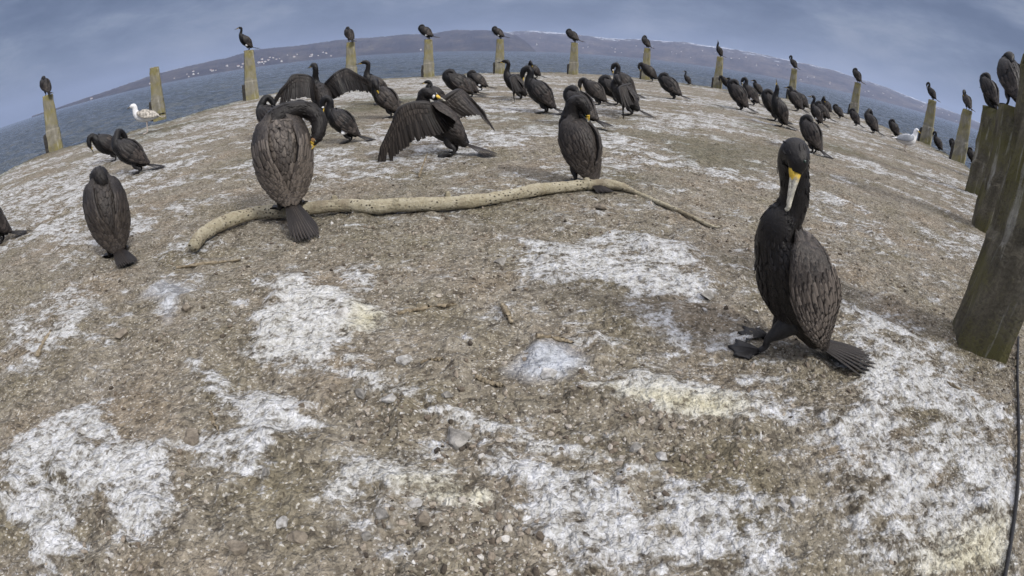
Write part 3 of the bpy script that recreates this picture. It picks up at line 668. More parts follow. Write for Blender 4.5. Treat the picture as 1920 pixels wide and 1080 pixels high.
def spread_wing(body, side, joints, trail, lens, seed, parent, tone=.55, nF=28, Wd=.038):
    """an opened wing: arm bones through the joints, flight feathers hanging off them and two rows of coverts"""
    r = np.random.default_rng(seed); mb = MB(); kb = (body.nb - 1) / (body.k - 1)
    p0, _ = body.at(.86 * kb, math.radians(30) if side > 0 else math.pi - math.radians(30), -.01)
    J = [p0] + [np.array((j[0], j[1] * side, j[2])) for j in joints]
    T = [unit(np.array((q[0], q[1] * side, q[2]))) for q in trail]
    arm = catmull([(*j, 0) for j in J], 50)[:, :3]; tv = catmull([(*t, l) for t, l in zip(T, lens)], 50)
    V, Fc = Loft([(*J[0], .030, .026), (*J[1], .024, .020), (*J[2], .018, .016), (*((J[2] + J[3]) / 2), .011, .010), (*J[3], .005, .005)], 30).grid(10); mb.add(V, Fc, .15)
    def g(A, u): x = u * 49; i = min(int(x), 48); return A[i] * (1 - (x - i)) + A[i + 1] * (x - i)
    for rowi, (fr, wd, n, tn, lift) in enumerate(((1.0, Wd, nF, tone * .75, 0), (.52, Wd * .9, int(nF * 1.15), tone * .95, .006), (.30, Wd * .85, int(nF * 1.3), tone * 1.1, .012), (.16, Wd * .85, int(nF * 1.4), tone * .9, .017))):
        for k in range(n):
            u = (k + .3) / n; b = g(arm, u); q = g(tv, u); d = unit(q[:3]); along = unit(g(arm, min(1, u + .04)) - g(arm, max(0, u - .04)))
            nrm = np.cross(along, d) * side; nrm = unit(nrm)
            if rowi == 0 and u > .9: d = unit(d + along * .6)
            strip(mb, b + nrm * (lift + .001 * (k % 2)) + d * .004, d + r.normal(size=3) * .015, q[3] * fr * (1 + .025 * r.normal()), wd * (1.0 if u < .7 else .85), nrm, tn * (.75 + .5 * r.random()), droop=.02 * fr, tipw=.62, segs=7 if rowi == 0 else 5, camber=.12, shaft=.25)
    return mb.build("wing", M['plumage'], parent)

def cormorant(name, tilt=55, neck='up', mirror=1, fine=1.0, detail=1, seed=0, tail=(-.80, 0, -.42), hip=(0, 0, .158), fat=1.0, neckpts=None, wings='fold', tail_drop=0.0, wj=None, thigh=False, cheek=False,
              bmat='hornd', gape='gape', tone=.54, tail_L=.225, tail_spread=17, shaft=0.12, feet=((0, 0), (0, 0)), footz=0.0, tailup=(0, 0, 1), bL=.068, wing_open=0.0, headfeather=0, faces=(), bbig=1.0):
    """a cormorant standing at the origin, facing +X: body > (head and neck in one skin), wings, tail, feet, beak, eyes"""
    root = empty(name)
    pts = neckpts or NECK[neck]
    if mirror < 0: pts = [(a, -b, c, d, e) for a, b, c, d, e in pts]
    lo = body_loft(math.radians(tilt), neck, hip, fat, 110, pts)
    mb = MB(); V, Fc = lo.grid(26); mb.add(V, Fc, .05)
    kb = (lo.nb - 1) / (lo.k - 1)
    if detail:
        contour(mb, lo, seed + 1, int(420 * detail)); mantle(mb, lo, seed + 2, tone * .85, nt=int(11 + 5 * detail), npk=int(10 + 3 * detail))
        head_crest(mb, lo, seed + 3, .10, count=int(150 * detail) + headfeather)
    b = mb.build("body", M['plumage'], root)
    if wings == 'fold':
        for s in (1, -1):
            w_ = MB(); feather_wing(w_, folded_wing(lo, s, open_=wing_open), seed + 5 + s, fine, tone * 1.2); w_.build("wing", M['plumage'], root)
    else:
        for s, (jj, tr, ln) in zip((1, -1), wj): spread_wing(lo, s, jj, tr, ln, seed + 9 + s, root, tone * .95)
    zb = lo.C[0][2] - .012; hz = math.hypot(tail[0], tail[1]); tail = (tail[0], tail[1], max(tail[2], -hz * (zb + tail_drop) / max(tail_L * .95, .05)))
    tb = MB(); tail_fan(tb, lo.C[0] + lo.T[0] * .012, tail, tailup, tail_L, 12, tail_spread, .30, shaft=shaft, seed=seed); tb.build("tail", M['plumage'], root)
    for s, (an, fw) in zip((1, -1), feet): foot(lo, s, hip, root, an, fw, footz)
    if neck != 'tuck' or neckpts is not None: bill(lo, root, bL, bmat, gape, big=bbig)
    eyes(lo, root)
    if thigh: patch("thigh_patch", lo, .36 * kb, math.radians(-27) if thigh > 0 else math.radians(207), .034, .32, .047, M['white'], root)
    if cheek:
        for ph in (-20, 200): patch("cheek_patch", lo, .915, math.radians(ph), .022, .75, .0022, M['white'], root)
    for (ft, fd, fdt, fdp, fm) in faces: face_skin(root, lo, ft, fd, fdt, fdp, fm)
    root["top"] = max(max(v[2] for v in mb.V), .01)
    return root

def face_skin(root, lo, t, direc, dt, dphi, mat, off=.0022, name="face_skin"):
    """bare skin at the bill base on the side of the head that faces direc"""
    best = max(np.linspace(0, 2 * math.pi, 72, endpoint=False), key=lambda a: float(np.dot(lo.at(t, a)[1], unit(np.array(direc, float)))))
    return patch(name, lo, t, best, dt, dphi, off, M[mat], root)

# ------------------------------------------------------------------ placing
BIRDS = "cormorants resting on the deck"; PBIRDS = "cormorants on the ring of posts"
def put(o, xy, z, rel, scale):
    th = math.pi / 2 - math.atan2(xy[0], xy[1]) + math.radians(rel)
    o.location = (float(xy[0]), float(xy[1]), float(z)); o.rotation_euler = (0, 0, th); o.scale = (scale,) * 3
def put_ground(o, u, v, ut, vt, rel, dz=0.0, rng_=(0.82, 1.75)):
    p = G(u, v); D = math.hypot(p[0], p[1]); hgt = height_at(D, ut, vt) - dz
    sc = hgt / o["top"]
    if not rng_[0] <= sc <= rng_[1]: print("scale", o.name, u, v, round(sc, 2))
    zz = max(gz(p[0] + a, p[1] + b_) for a in (-.06, 0, .06) for b_ in (-.06, 0, .06))
    put(o, p, dz + zz - .006, rel, min(max(sc, rng_[0]), rng_[1]))
    return o

# the five birds nearest the lens
def turned(pts, deg):
    a = math.radians(deg); return [(x * math.cos(a) - y * math.sin(a), x * math.sin(a) + y * math.cos(a), z, p, q) for x, y, z, p, q in pts]
big = cormorant("cormorant", tilt=56, hip=(-.088, 0, .152), seed=10, detail=1.6, fine=1.85, fat=1.04, tail=(-.92, -.16, -.24), tail_L=.25, tail_spread=24, shaft=.25, tone=.95, bmat='horn', bL=.100,
    neckpts=turned([(.004, 0, .045, .066, .062), (-.014, 0, .090, .051, .050), (-.018, .004, .138, .044, .044), (-.008, .006, .186, .044, .044), (.006, .012, .232, .047, .046), (.012, .044, .264, .045, .043), (.010, .084, .252, .033, .031), (.014, .100, .220, .018, .018)], 2),
    feet=((.25, .03), (-.25, -.005)), headfeather=-120, bbig=1.3)
put_ground(big, 1436, 659, 1476, 262, 103)
tag(big, "large black cormorant nearest the camera, yellow bill tucked down, scaly bronze wing", "cormorant", BIRDS)
second = cormorant("cormorant", tilt=64, faces=((.955, (-.8, .7, 0), .032, .75, 'orange'), (.985, (-.7, .8, 0), .022, .9, 'gape')), seed=20, detail=1.5, fine=1.25, fat=1.08, tail=(-.84, -.20, -.50), tail_drop=.09, tail_L=.265, tail_spread=13, shaft=2.6, tone=.95, bmat='horn', bL=.05,
    neckpts=[(-.004, -.024, .026, .066, .060), (-.014, -.068, .046, .050, .047), (-.022, -.116, .050, .042, .041), (-.036, -.162, .026, .039, .039), (-.056, -.184, -.018, .037, .037), (-.080, -.172, -.066, .032, .031), (-.092, -.152, -.094, .022, .022), (-.097, -.139, -.110, .013, .013)])
LOGZ = .080
put_ground(second, 548, 418, 545, 190, 4, LOGZ)
tag(second, "brown-black cormorant perched on the fallen branch, back turned, neck bent right", "cormorant", BIRDS)
third = cormorant("cormorant", tilt=57, hip=(-.03, 0, .158), faces=((.975, (-1, .3, .2), .022, .9, 'gape'),), seed=30, detail=1.3, fine=1.1, tail=(-.80, -.06, -.50), tail_L=.17, tone=.52, bmat='horn', bL=.052,
    neckpts=[(.0, 0, .042, .060, .056), (-.006, -.002, .085, .050, .048), (-.018, -.008, .122, .045, .045), (-.046, -.024, .130, .042, .041), (-.072, -.042, .100, .035, .034), (-.084, -.050, .064, .024, .024), (-.088, -.053, .044, .014, .014)])
put_ground(third, 1086, 348, 1098, 183, 44)
tag(third, "black cormorant standing behind the knot of the fallen branch, pale bill pressed to its back", "cormorant", BIRDS)
left = cormorant("cormorant", tilt=63, seed=40, neck='tuck', detail=1.2, fine=1.0, tail=(-.88, -.16, -.34), tail_L=.22, tail_spread=12, tone=.55, fat=.95,
    neckpts=[(.0, 0, .032, .060, .054), (-.022, .0, .052, .050, .044), (-.050, -.004, .050, .042, .040), (-.074, -.010, .022, .035, .033), (-.086, -.014, -.014, .025, .024), (-.092, -.016, -.036, .014, .014)], gape=None)
put_ground(left, 222, 478, 215, 306, 2)
left.color = (.35, 0, 0, 1)
tag(left, "brownish cormorant at left seen from behind, head tucked into its back, tail on the soil", "cormorant", BIRDS)
winged = cormorant("cormorant", tilt=42, seed=50, detail=1.2, tail=(-.88, .0, -.40), tail_L=.235, tail_spread=20, tone=.6, bmat='horn', bL=.055, cheek=True,
    neckpts=[(.016, 0, .030, .055, .052), (.012, .006, .066, .046, .044), (.006, .012, .098, .040, .038), (-.018, .020, .110, .036, .036), (-.052, .028, .098, .031, .030), (-.078, .034, .086, .021, .021), (-.096, .037, .078, .013, .013)], wings='open',
    wj=[([(.17, .10, .375), (.31, .17, .355), (.45, .22, .10)], [(-.75, .12, -.30), (-.45, .12, -.80), (-.22, .10, -1), (.02, .05, -1)], [.20, .23, .24, .17]),
        ([(.02, .13, .42), (-.02, .26, .42), (-.16, .34, .26)], [(-.7, .1, -.4), (-.75, .1, -.6), (-.7, .1, -.75), (-.6, .1, -.8)], [.18, .22, .24, .18])])
put_ground(winged, 850, 291, 828, 163, 80)
tag(winged, "cormorant drying one broad open wing that droops to the ground, mid deck", "cormorant", BIRDS)

if True:
    DET, FIN = .55, .72
    WJ_half = [([(.06, .15, .36), (.10, .28, .33), (.02, .40, .14)], [(-.75, .1, -.4), (-.6, .1, -.75), (-.4, .1, -.9), (-.2, .1, -1)], [.18, .22, .23, .17]),
               ([(.06, .15, .36), (.10, .28, .33), (.02, .40, .14)], [(-.75, .1, -.4), (-.6, .1, -.75), (-.4, .1, -.9), (-.2, .1, -1)], [.18, .22, .23, .17])]
    WJ_wide = [([(.02, .15, .46), (.06, .30, .50), (-.02, .50, .38)], [(-.55, .1, -.6), (-.45, .1, -.8), (-.35, .2, -.9), (-.2, .5, -.8)], [.18, .22, .24, .20])] * 2
    KW = dict(detail=DET, fine=FIN)
    spec = {   # pose name -> builder arguments
        'up': dict(tilt=50, neck='up'), 'hunch': dict(tilt=44, neck='hunch'), 'front': dict(tilt=45, neck='front'), 'frontT': dict(tilt=44, neck='front', thigh=1, cheek=True),
        'side': dict(tilt=43, neck='side'), 'sideR': dict(tilt=42, neck='side', mirror=-1), 'tuck': dict(tilt=47, neck='tuck'), 'tuckL': dict(tilt=36, neck='tuck', tail=(-.93, 0, -.15)),
        'tuckT': dict(tilt=36, neck='tuck', thigh=1, tail=(-.93, 0, -.12)), 'breast': dict(tilt=40, neck='breast', tail=(-.88, 0, -.28)), 'breastT': dict(tilt=44, neck='breast', thigh=1, tail=(-.88, 0, -.28)),
        'half': dict(tilt=40, neck='side', wings='open', wj=WJ_half), 'halfup': dict(tilt=44, neck='up', wings='open', wj=WJ_half), 'wide': dict(tilt=48, neck='up', wings='open', wj=WJ_wide),
        'upT': dict(tilt=52, neck='up', thigh=1, cheek=True), 'sky': dict(tilt=60, neck='up', neckpts=[(.014, 0, .045, .054, .053), (.012, 0, .095, .042, .042), (.004, 0, .14, .036, .036), (.0, 0, .18, .034, .034), (.004, 0, .21, .027, .027), (.010, 0, .235, .019, .019), (.014, 0, .25, .012, .012)]),
    }
    protos = {}
    def bird(pose, used=[]):
        if pose not in protos:
            protos[pose] = cormorant("cormorant", seed=100 + 7 * len(protos), **{**KW, **spec[pose]}); return protos[pose]
        return copy_tree(protos[pose])
    CROWD = [  # pose, base u, v, top u, v, heading from the view line, brownness, label
        ('tuck', 4, 455, 2, 345, 60, .1, "black cormorant cut off by the left edge of the picture"),
        ('breast', 216, 302, 214, 238, 75, .1, "dark cormorant with hidden head, left behind the preening bird near the standing gull"),
        ('sideR', 262, 326, 250, 236, 60, .2, "preening cormorant with its tail pointing right in front of the brown speckled gull"),
        ('sideR', 517, 262, 520, 177, 40, .1, "cormorant showing only its grey-streaked neck above the branch bird"),
        ('wide', 612, 228, 594, 118, 28, .3, "upright cormorant holding both wings wide open, neck raised, behind the preening birds at left"),
        ('frontT', 655, 265, 640, 174, 62, .0, "preening cormorant with white thigh patch, below the one holding both wings wide open"),
        ('up', 716, 196, 713, 111, 88, .3, "slim cormorant with raised head behind a hunched bird, against the water"),
        ('side', 735, 222, 728, 145, 50, .55, "brownish cormorant bent over its side, left of the drying open wing"),
        ('tuckL', 868, 188, 845, 130, 72, .1, "bulky hunched cormorant, tail to the right, behind the open-winged bird in the middle"),
        ('hunch', 826, 200, 818, 150, 95, .1, "cormorant with pale-striped neck half hidden behind the open-winged bird"),
        ('tuckT', 902, 170, 898, 130, 75, .0, "hunched cormorant with a bright white thigh spot, in front of the far middle post"),
        ('halfup', 975, 188, 972, 113, 80, .5, "brown cormorant with drooping half-open wing and head turned left, by the water edge"),
        ('front', 1022, 212, 1002, 122, 62, .1, "slender cormorant with head bent down, tail right, standing beside the brown half-open wing"),
        ('side', 1006, 146, 1003, 113, 70, .1, "small far cormorant preening at the water edge behind the slender one"),
        ('tuckL', 1098, 238, 1070, 160, 48, .25, "mottled cormorant almost hidden behind the bird at the branch knot"),
        ('breast', 1122, 198, 1110, 146, 62, .4, "hunched brown cormorant with smooth back, right of the mottled half-hidden one"),
        ('half', 1182, 216, 1160, 138, 66, .45, "cormorant with half-open reddish brown wings and long tail, right of centre"),
        ('frontT', 1178, 182, 1175, 118, 85, .0, "cormorant with white neck streak rising behind the reddish half-open wings"),
        ('breast', 1222, 154, 1214, 118, 75, .1, "cormorant with its neck up at a post foot, right of the white-necked one"),
        ('tuckL', 1262, 187, 1250, 136, 62, .1, "rounded cormorant with bluish back and forked tail, alone right of the half-open wings"),
        ('up', 1291, 160, 1286, 134, 80, .0, "tiny black cormorant on the rim of the deck against the water"),
        ('breast', 1366, 170, 1358, 142, 75, .1, "cormorant stooping right at the foot of the post, leftmost of the right-hand crowd"),
        ('tuck', 1388, 207, 1374, 147, 62, .05, "plump cormorant with short tail in front of the stooping one"),
        ('frontT', 1412, 198, 1402, 145, 66, .0, "cormorant with a white thigh dot and long tail right of the plump one"),
        ('hunch', 1424, 180, 1419, 150, 70, .1, "small cormorant peeping out behind the one with the white thigh dot"),
        ('sky', 1464, 238, 1444, 155, 75, .15, "tall cormorant stretching its bill to the sky with half-lifted wings"),
        ('tuck', 1524, 285, 1500, 208, 52, .4, "brownish cormorant seen from behind with tail to the right, just beyond the large foremost bird"),
        ('hunch', 1494, 208, 1478, 160, 60, .1, "cormorant leaning against the foot of a post behind the tall sky-pointing one"),
        ('upT', 1533, 234, 1522, 178, 80, .0, "cormorant with white thigh spot and bill pointing left, in front of a preening one"),
        ('side', 1552, 213, 1548, 180, 66, .1, "preening cormorant just right of the bird with the left-pointing bill"),
        ('tuckL', 1574, 222, 1566, 194, 65, .1, "low hunched cormorant left of the slanting post"),
        ('tuck', 1604, 236, 1590, 200, 60, .05, "hunched cormorant standing right below the slanting post"),
        ('sideR', 1636, 251, 1622, 202, 58, .0, "preening cormorant with long thin tail, left of the rounded bird behind the white gull"),
        ('tuck', 1678, 258, 1676, 223, 70, .0, "round-backed cormorant right behind the grey and white gull"),
        ('front', 1760, 283, 1752, 247, 70, .0, "cormorant with bent neck between the last two posts at right"),
        ('tuck', 1788, 288, 1784, 261, 75, .0, "small hunched cormorant left against the foot of the last far post"),
        ('tuck', 1452, 226, 1436, 164, 70, .1, "cormorant with tucked head pressed behind the tall sky-pointing one"),
        ('breast', 1506, 206, 1496, 170, 66, .2, "cormorant whose tail sticks out right from behind the post at the crowd's middle"),
        ('tuckL', 1545, 228, 1538, 190, 70, .0, "hunched cormorant overlapping the left-pointing bird from behind"),
        ('tuckL', 1156, 196, 1146, 139, 72, .1, "dark humped cormorant left of the white-necked one, behind reddish half-open wings"),
        ('hunch', 1376, 176, 1371, 146, 70, .1, "small cormorant between the stooping bird and the plump one"),
        ('tuckL', 884, 182, 876, 139, 66, .3, "brownish cormorant low behind the bulky hunched one in the middle"),
        ('tuck', 1822, 308, 1812, 276, 80, .0, "cormorant leaning beside the last far post, right of it"),
    ]
    brr = random.Random(4)
    for pose, u, v, ut, vt, rel, br, lab in CROWD:
        br = min(1.0, br + .45 * brr.random() ** 2)
        o = bird(pose); put_ground(o, u, v, ut, vt, rel + (14 if 45 <= rel <= 75 else 0)); tag(o, lab, "cormorant", BIRDS)
        for ob in [o] + list(o.children): ob.color = (br, 0, 0, 1)

    # ---- the ring of posts
    def post_mesh(root, wb, wt, hgt, mat, seed, block=True):
        r = np.random.default_rng(seed); V = []; nz = 14; nc = 5
        prof = [(-.05, 1.0), (.0, 1.0), (.40, .93), (.43, .86), (1.0, wt / wb), (1.0, .0)]
        ring = []
        for a in range(4):
            for k in range(nc):
                f = k / nc * 2 - 1; c = [(f, -1), (1, f), (-f, 1), (-1, -f)][a]; m_ = max(abs(c[0]), abs(c[1])); e = .94 if abs(f) == 1 else 1.0; ring.append((c[0] * e, c[1] * e))
        n = len(ring); zs = [-.06, 0, .1, .2, .3, .38, .41, .5, .6, .7, .8, .9, .965, 1.0, 1.0]
        for i, z in enumerate(zs):
            wd = np.interp(z, [-.1, .38, .41, 1], [wb, wb * .93, wb * .86, wt]) * .5
            if i == len(zs) - 2: wd *= 1.0
            if i == len(zs) - 1: wd *= .90
            for (x, y) in ring:
                j = .006 * r.normal(size=2); V.append((x * wd + j[0], y * wd + j[1], z * hgt + (.014 if i == len(zs) - 1 else 0) + .004 * r.normal()))
        Fc = [(i * n + k, i * n + (k + 1) % n, (i + 1) * n + (k + 1) % n, (i + 1) * n + k) for i in range(len(zs) - 1) for k in range(n)]
        Fc.append(tuple((len(zs) - 1) * n + k for k in range(n)))
        mesh("shaft", V, Fc, mat, root, smooth=False)
        if block:
            mb = MB(); h = .34 * hgt; x0, x1, y0, y1 = -wb * .5 - .055, -wb * .5 + .02, -wb * .42, wb * .40
            for (a, b_) in ((0, .97), (1, .60)):
                pass
            V = []
            for z, q in ((-.05, 1.0), (h * .6, .98), (h * .93, .95), (h, .80)):
                for (x, y) in ((x0 / 1, y0), (x1, y0), (x1, y1), (x0, y1)): V.append((x1 + (x - x1) * q + .006 * r.normal(), y * q + .006 * r.normal(), z))
            Fc = [(i * 4 + k, i * 4 + (k + 1) % 4, (i + 1) * 4 + (k + 1) % 4, (i + 1) * 4 + k) for i in range(3) for k in range(4)] + [(12, 13, 14, 15)]
            mesh("side_block", V, Fc, M['block'], root, smooth=False)
    POSTG = "ring of posts round the deck"
    POSTS = [  # base u, v, top u, v, label
        (105, 281, 99, 177, "mossy grey post at far left carrying a hunched cormorant"),
        (299, 218, 290, 127, "mossy post with a bare top behind the standing brown gull"),
        (473, 187, 475, 94, "mossy post by the water under the cormorant with its neck raised, third from the left"),
        (660, 155, 659, 80, "pale mossy post behind the bird with both wings wide open"),
        (804, 145, 807, 75, "yellowish post with a dark side block, left of the headland end"),
        (937, 138, 938, 74, "slim post in front of the end of the wooded headland"),
        (1075, 140, 1077, 81, "post standing in the middle of the far rim above empty deck"),
        (1210, 149, 1213, 91, "post with a cormorant stooping at its foot, under a bird bent to the right"),
        (1345, 166, 1350, 107, "post in front of the snowy hill at the left end of the right-hand crowd"),
        (1483, 187, 1486, 129, "post rising behind the tall sky-pointing cormorant"),
        (1600, 217, 1604, 155, "slanting-looking post with hunched cormorants at its foot"),
        (1735, 268, 1736, 185, "yellow-mossed post just right of the white gull"),
        (1796, 302, 1811, 206, "thick greenish post, last one standing clear at the right"),
    ]
    PB = [  # post index, pose, top u, v, heading, brownness, label
        (0, 'tuck', 99, 137, 20, 0, "hunched cormorant on the leftmost post against the dark sky"),
        (2, 'upT', 467, 48, 85, 0, "cormorant with raised bent neck and white thigh spot on the third post from the left"),
        (3, 'tuck', 657, 49, 25, 0, "round hunched cormorant on the post behind the open-winged bird"),
        (4, 'tuckT', 806, 45, 70, 0, "leaning cormorant with white head spot on the yellowish post"),
        (5, 'tuckT', 937, 49, 74, 0, "low crouching cormorant on the slim post at the headland end"),
        (6, 'tuckL', 1076, 54, 72, 0, "crouching cormorant on the post at the middle of the far rim"),
        (7, 'sideR', 1212, 66, 60, 0, "cormorant with neck curled to the right on top of a post"),
        (8, 'sky', 1348, 78, 78, 0, "slim upright cormorant on the post before the snowy hill"),
        (9, 'front', 1487, 104, 60, 0, "cormorant with head bent down on the post behind the tall bird"),
        (10, 'tuck', 1604, 127, 60, 0, "sleek headless-looking cormorant on the slanting post"),
        (11, 'front', 1731, 152, 75, 0, "cormorant with downcurved neck on the post beside the white gull"),
        (12, 'side', 1808, 170, 45, 0, "cormorant with drooping head on the thick greenish post at right"),
    ]
    PT = []
    for i, (u, v, ut, vt, lab) in enumerate(POSTS):
        p = G(u, v); D = math.hypot(p[0], p[1]); h = height_at(D, ut, vt)
        r = empty("concrete_post", (p[0], p[1], -.02), -math.atan2(p[0], p[1]) + .12 * random.uniform(-1, 1)); tag(r, lab, "post", POSTG)
        post_mesh(r, .34, .225, h + .02, M['post'], 300 + i); PT.append((p, D, h))
    for i, pose, ut, vt, rel, br, lab in PB:
        p, D, h = PT[i]; o = bird(pose); tag(o, lab, "cormorant", PBIRDS)
        sc = (height_at(D, ut, vt) - h) / o["top"]
        if not .85 < sc < 1.45: print("post bird", i, pose, round(sc, 2))
        d = np.array(p[:2]); put(o, d, h + .008, rel, min(max(sc, .85), 1.4))
    # posts hidden behind one another at the right, and the two dark ones close by
    def dark_post(az_uv, D, vt_uv, wb, wt, lab, yaw, seed, mat='darkpost', block=False, z=None):
        a = AZ(*az_uv); h = height_at(D, *vt_uv) if z is None else z
        r = empty("timber_post" if mat == 'darkpost' else "concrete_post", (D * math.sin(a), D * math.cos(a), -.02), -a + yaw); tag(r, lab, "post", POSTG)
        post_mesh(r, wb, wt, h + .02, M[mat], seed, block); return (D * math.sin(a), D * math.cos(a)), h
    xy14, h14 = dark_post((1860, 209), 12.0 * .8, (1846, 209), .25, .21, "post glimpsed just left of the tall dark post, farthest of the close row", 0, 330)
    xy15, h15 = dark_post((1857, 205), 9.0 * .8, (1857, 204), .25, .21, "post mostly hidden behind the tall dark post at right", 0, 331)
    xy16, h16 = dark_post((1878, 300), 6.2 * .8, (1868, 194), .25, .22, "dark weathered post in mid row at right, carrying a big hunched cormorant", .25, 332)
    xy17, h17 = dark_post((1884, 520), 2.75 * .8, (1905, 92), .255, .23, "dark mossy post nearest the camera at the right edge", .35, 333)
    for xy, D, h, ut, vt, pose, rel, lab in ((xy14, 9.6, h14, 1843, 162, 'hunch', 100, "pale-sided cormorant lowest of the three stacked up on the right posts"),
                                          (xy15, 7.2, h15, 1852, 136, 'tuck', 60, "middle one of three cormorants overlapping on the right posts"),
                                          (xy16, 4.96, h16, 1868, 86, 'tuck', 30, "big hunched cormorant silhouetted on the dark post at right")):
        o = bird(pose); tag(o, lab, "cormorant", PBIRDS); sc = (height_at(D, ut, vt) - h) / o["top"]; print("right posts", round(h, 2), round(sc, 2))
        put(o, xy, h + .008, rel, min(max(sc, .85), 1.4))

# ------------------------------------------------------------------ gulls
def gull(name, wingmat, backmat, bodymat, headturn, spots, seed, bill='gape'):
    root = empty(name)
    pts = [(-.17, 0, .165, .012, .010), (-.12, 0, .175, .036, .032), (-.05, 0, .190, .062, .060), (.02, 0, .205, .070, .070), (.075, 0, .222, .060, .060), (.105, 0, .252, .044, .045), (.115, 0, .288, .034, .034),
           (.116, 0, .322, .030, .031), (.126 + .0 * headturn, .004 * headturn, .346, .030, .030), (.126 + .026 * (1 - abs(headturn)) , .026 * headturn, .350, .024, .024), (.128 + .045 * (1 - abs(headturn)), .046 * headturn, .345, .013, .013)]
    if wingmat == 'gullgrey': pts = [(a, b, c - .028 + (.02 if c > .24 else 0), d * (1.15 if c < .24 else 1.05), e * (1.18 if c < .24 else 1.05)) for a, b, c, d, e in pts]
    lo = Loft(pts, 70); lo.k, lo.nb = 11, 5
    V, Fc = lo.grid(22); mb = MB(); mb.add(V, Fc); mb.build("body", M[bodymat], root)
    for s in (1, -1):
        st_ = [(.47, 46, .004, .016, .008), (.40, 30, .006, .036, .014), (.26, 24, .005, .050, .015), (.12, 34, .004, .036, .012), (.02, 56, .006, .020, .008)]
        P, H = [], []
        for t, ph, off, ch, tk in st_:
            a = math.radians(ph); a = a if s > 0 else math.pi - a; p, nn = lo.at(t, a, off); P.append((*p, tk, ch)); H.append(nn)
        wl = Loft(P, 40, hints=H); w_ = MB(); V, Fc = wl.grid(14); w_.add(V, Fc)
        for t in np.linspace(.85, .2, 9):
            for ph in np.radians(np.linspace(-65, 65, 6)): feather_on(w_, wl, t, ph + random.gauss(0, .05), .045, .020, .0012, .004, 1.0)
        wing = w_.build("wing", M[wingmat], root)
        pt = MB()
        for k in range(5): strip(pt, P[-1][:3] + np.array((.03 - .006 * k, -s * .002 * k, .002 * k)), (-1, -s * (.10 + .04 * k), -.05 + .02 * k), .13 - .012 * k, .018, (0, 0, 1), .2)
        pt.build("wing_tip", M['gullblack'], wing)
    tb = MB(); tail_fan(tb, (-.15, 0, .166), (-1, 0, -.06), L=.10, n=9, spread=10, seed=seed); tb.build("tail", M['white' if bodymat == 'white' and wingmat == 'gullgrey' else 'gullbrown'], root)
    for s in (1, -1):
        lg = MB(); V, Fc = Loft([(-.005, s * .028, .155, .014, .014), (-.008, s * .028, .12, .007, .007), (-.004, s * .028, .06, .0048, .0048), (.002, s * .028, .006, .005, .005)], 14).grid(8); lg.add(V, Fc)
        V = [(.0, s * .028, .010), (.052, s * .028 - .026, .004), (.060, s * .028, .005), (.052, s * .028 + .026, .004), (.0, s * .028, .002), (.052, s * .028 - .026, .001), (.060, s * .028, .001), (.052, s * .028 + .026, .001)]
        lg.add(V, [(0, 1, 2), (0, 2, 3), (4, 6, 5), (4, 7, 6), (1, 5, 6, 2), (2, 6, 7, 3), (0, 4, 5, 1), (3, 7, 4, 0)]); lg.build("leg", M['pink'], root)
    C, d, Dn = lo.C[-1], lo.T[-1], lo.D[-1]
    V, Fc = Loft([(*(C - d * .01), .0085, .010), (*(C + d * .016), .006, .0075), (*(C + d * .034), .004, .0065), (*(C + d * .044 - Dn * .006), .002, .003)], 14, lo.L[-1]).grid(10); b = MB(); b.add(V, Fc); b.build("beak", M[bill], root)
    for s in (1, -1):
        q, nn = lo.at(.925, math.radians(30) if s > 0 else math.radians(150), -.001); ellipsoid("eye", q, (.0045,) * 3, M['eye'], root)
    root["top"] = .382
    return root
g1 = gull("gull", 'gullbrown', 'gullbrown', 'white', 0.0, True, 1, 'hornd'); put_ground(g1, 277, 250, 263, 191, 84, rng_=(.9, 1.6))
tag(g1, "young gull with white head and brown speckled wings, standing at the left rim", "gull", "gulls on the deck")
g2 = gull("gull", 'gullgrey', 'gullgrey', 'white', -.55, False, 2); put_ground(g2, 1696, 284, 1708, 236, -72, rng_=(.9, 1.6))
tag(g2, "white gull with grey wings and black tail tips among cormorants at right", "gull", "gulls on the deck")

# ------------------------------------------------------------------ fallen branch, twigs, stones, cable
def tube(pts, rads, n=60, m=14, wob=.0, seed=0):
    P = [(*p, r, r) for p, r in zip(pts, rads)]
    lo = Loft(P, n, lateral=(0, 0, 1) if abs(pts[-1][2] - pts[0][2]) < .3 else (1, 0, 0)); r = np.random.default_rng(seed)
    j = np.convolve(r.normal(size=n + 8), np.ones(5) / 5, 'same')[4:-4] * wob
    lo.rw = lo.rw * (1 + j); lo.rh = lo.rh * (1 + j * .8); V, Fc = lo.grid(m)
    V = [v + r.normal(size=3) * wob * .012 for v in V]
    return V, Fc
branch = empty("fallen_branch", G(760, 405)); tag(branch, "pale speckled bare branch lying bowed across the deck", "branch")
B0 = np.array(G(760, 405))
BP = [((366, 474), .037), ((385, 452), .040), ((425, 430), .043), ((480, 413), .042), ((540, 409), .044), ((640, 401), .040), ((700, 402), .042), ((745, 399), .044), ((840, 394), .039), ((930, 384), .038), ((1010, 372), .037), ((1075, 361), .036), ((1110, 358), .037)]
V, Fc = tube([G(u, v) + np.array((0, 0, r * .95 + max(0, gz(*G(u, v)[:2])))) - B0 for (u, v), r in BP], [r * .86 for _, r in BP], 150, 20, .10, 3)
mesh("limb", V, Fc, M['bark'], branch)
TPp = [((1100, 359), .033), ((1135, 360), .034), ((1165, 364), .026), ((1190, 371), .016), ((1230, 390), .013), ((1280, 412), .011), ((1330, 432), .008), ((1350, 440), .004)]
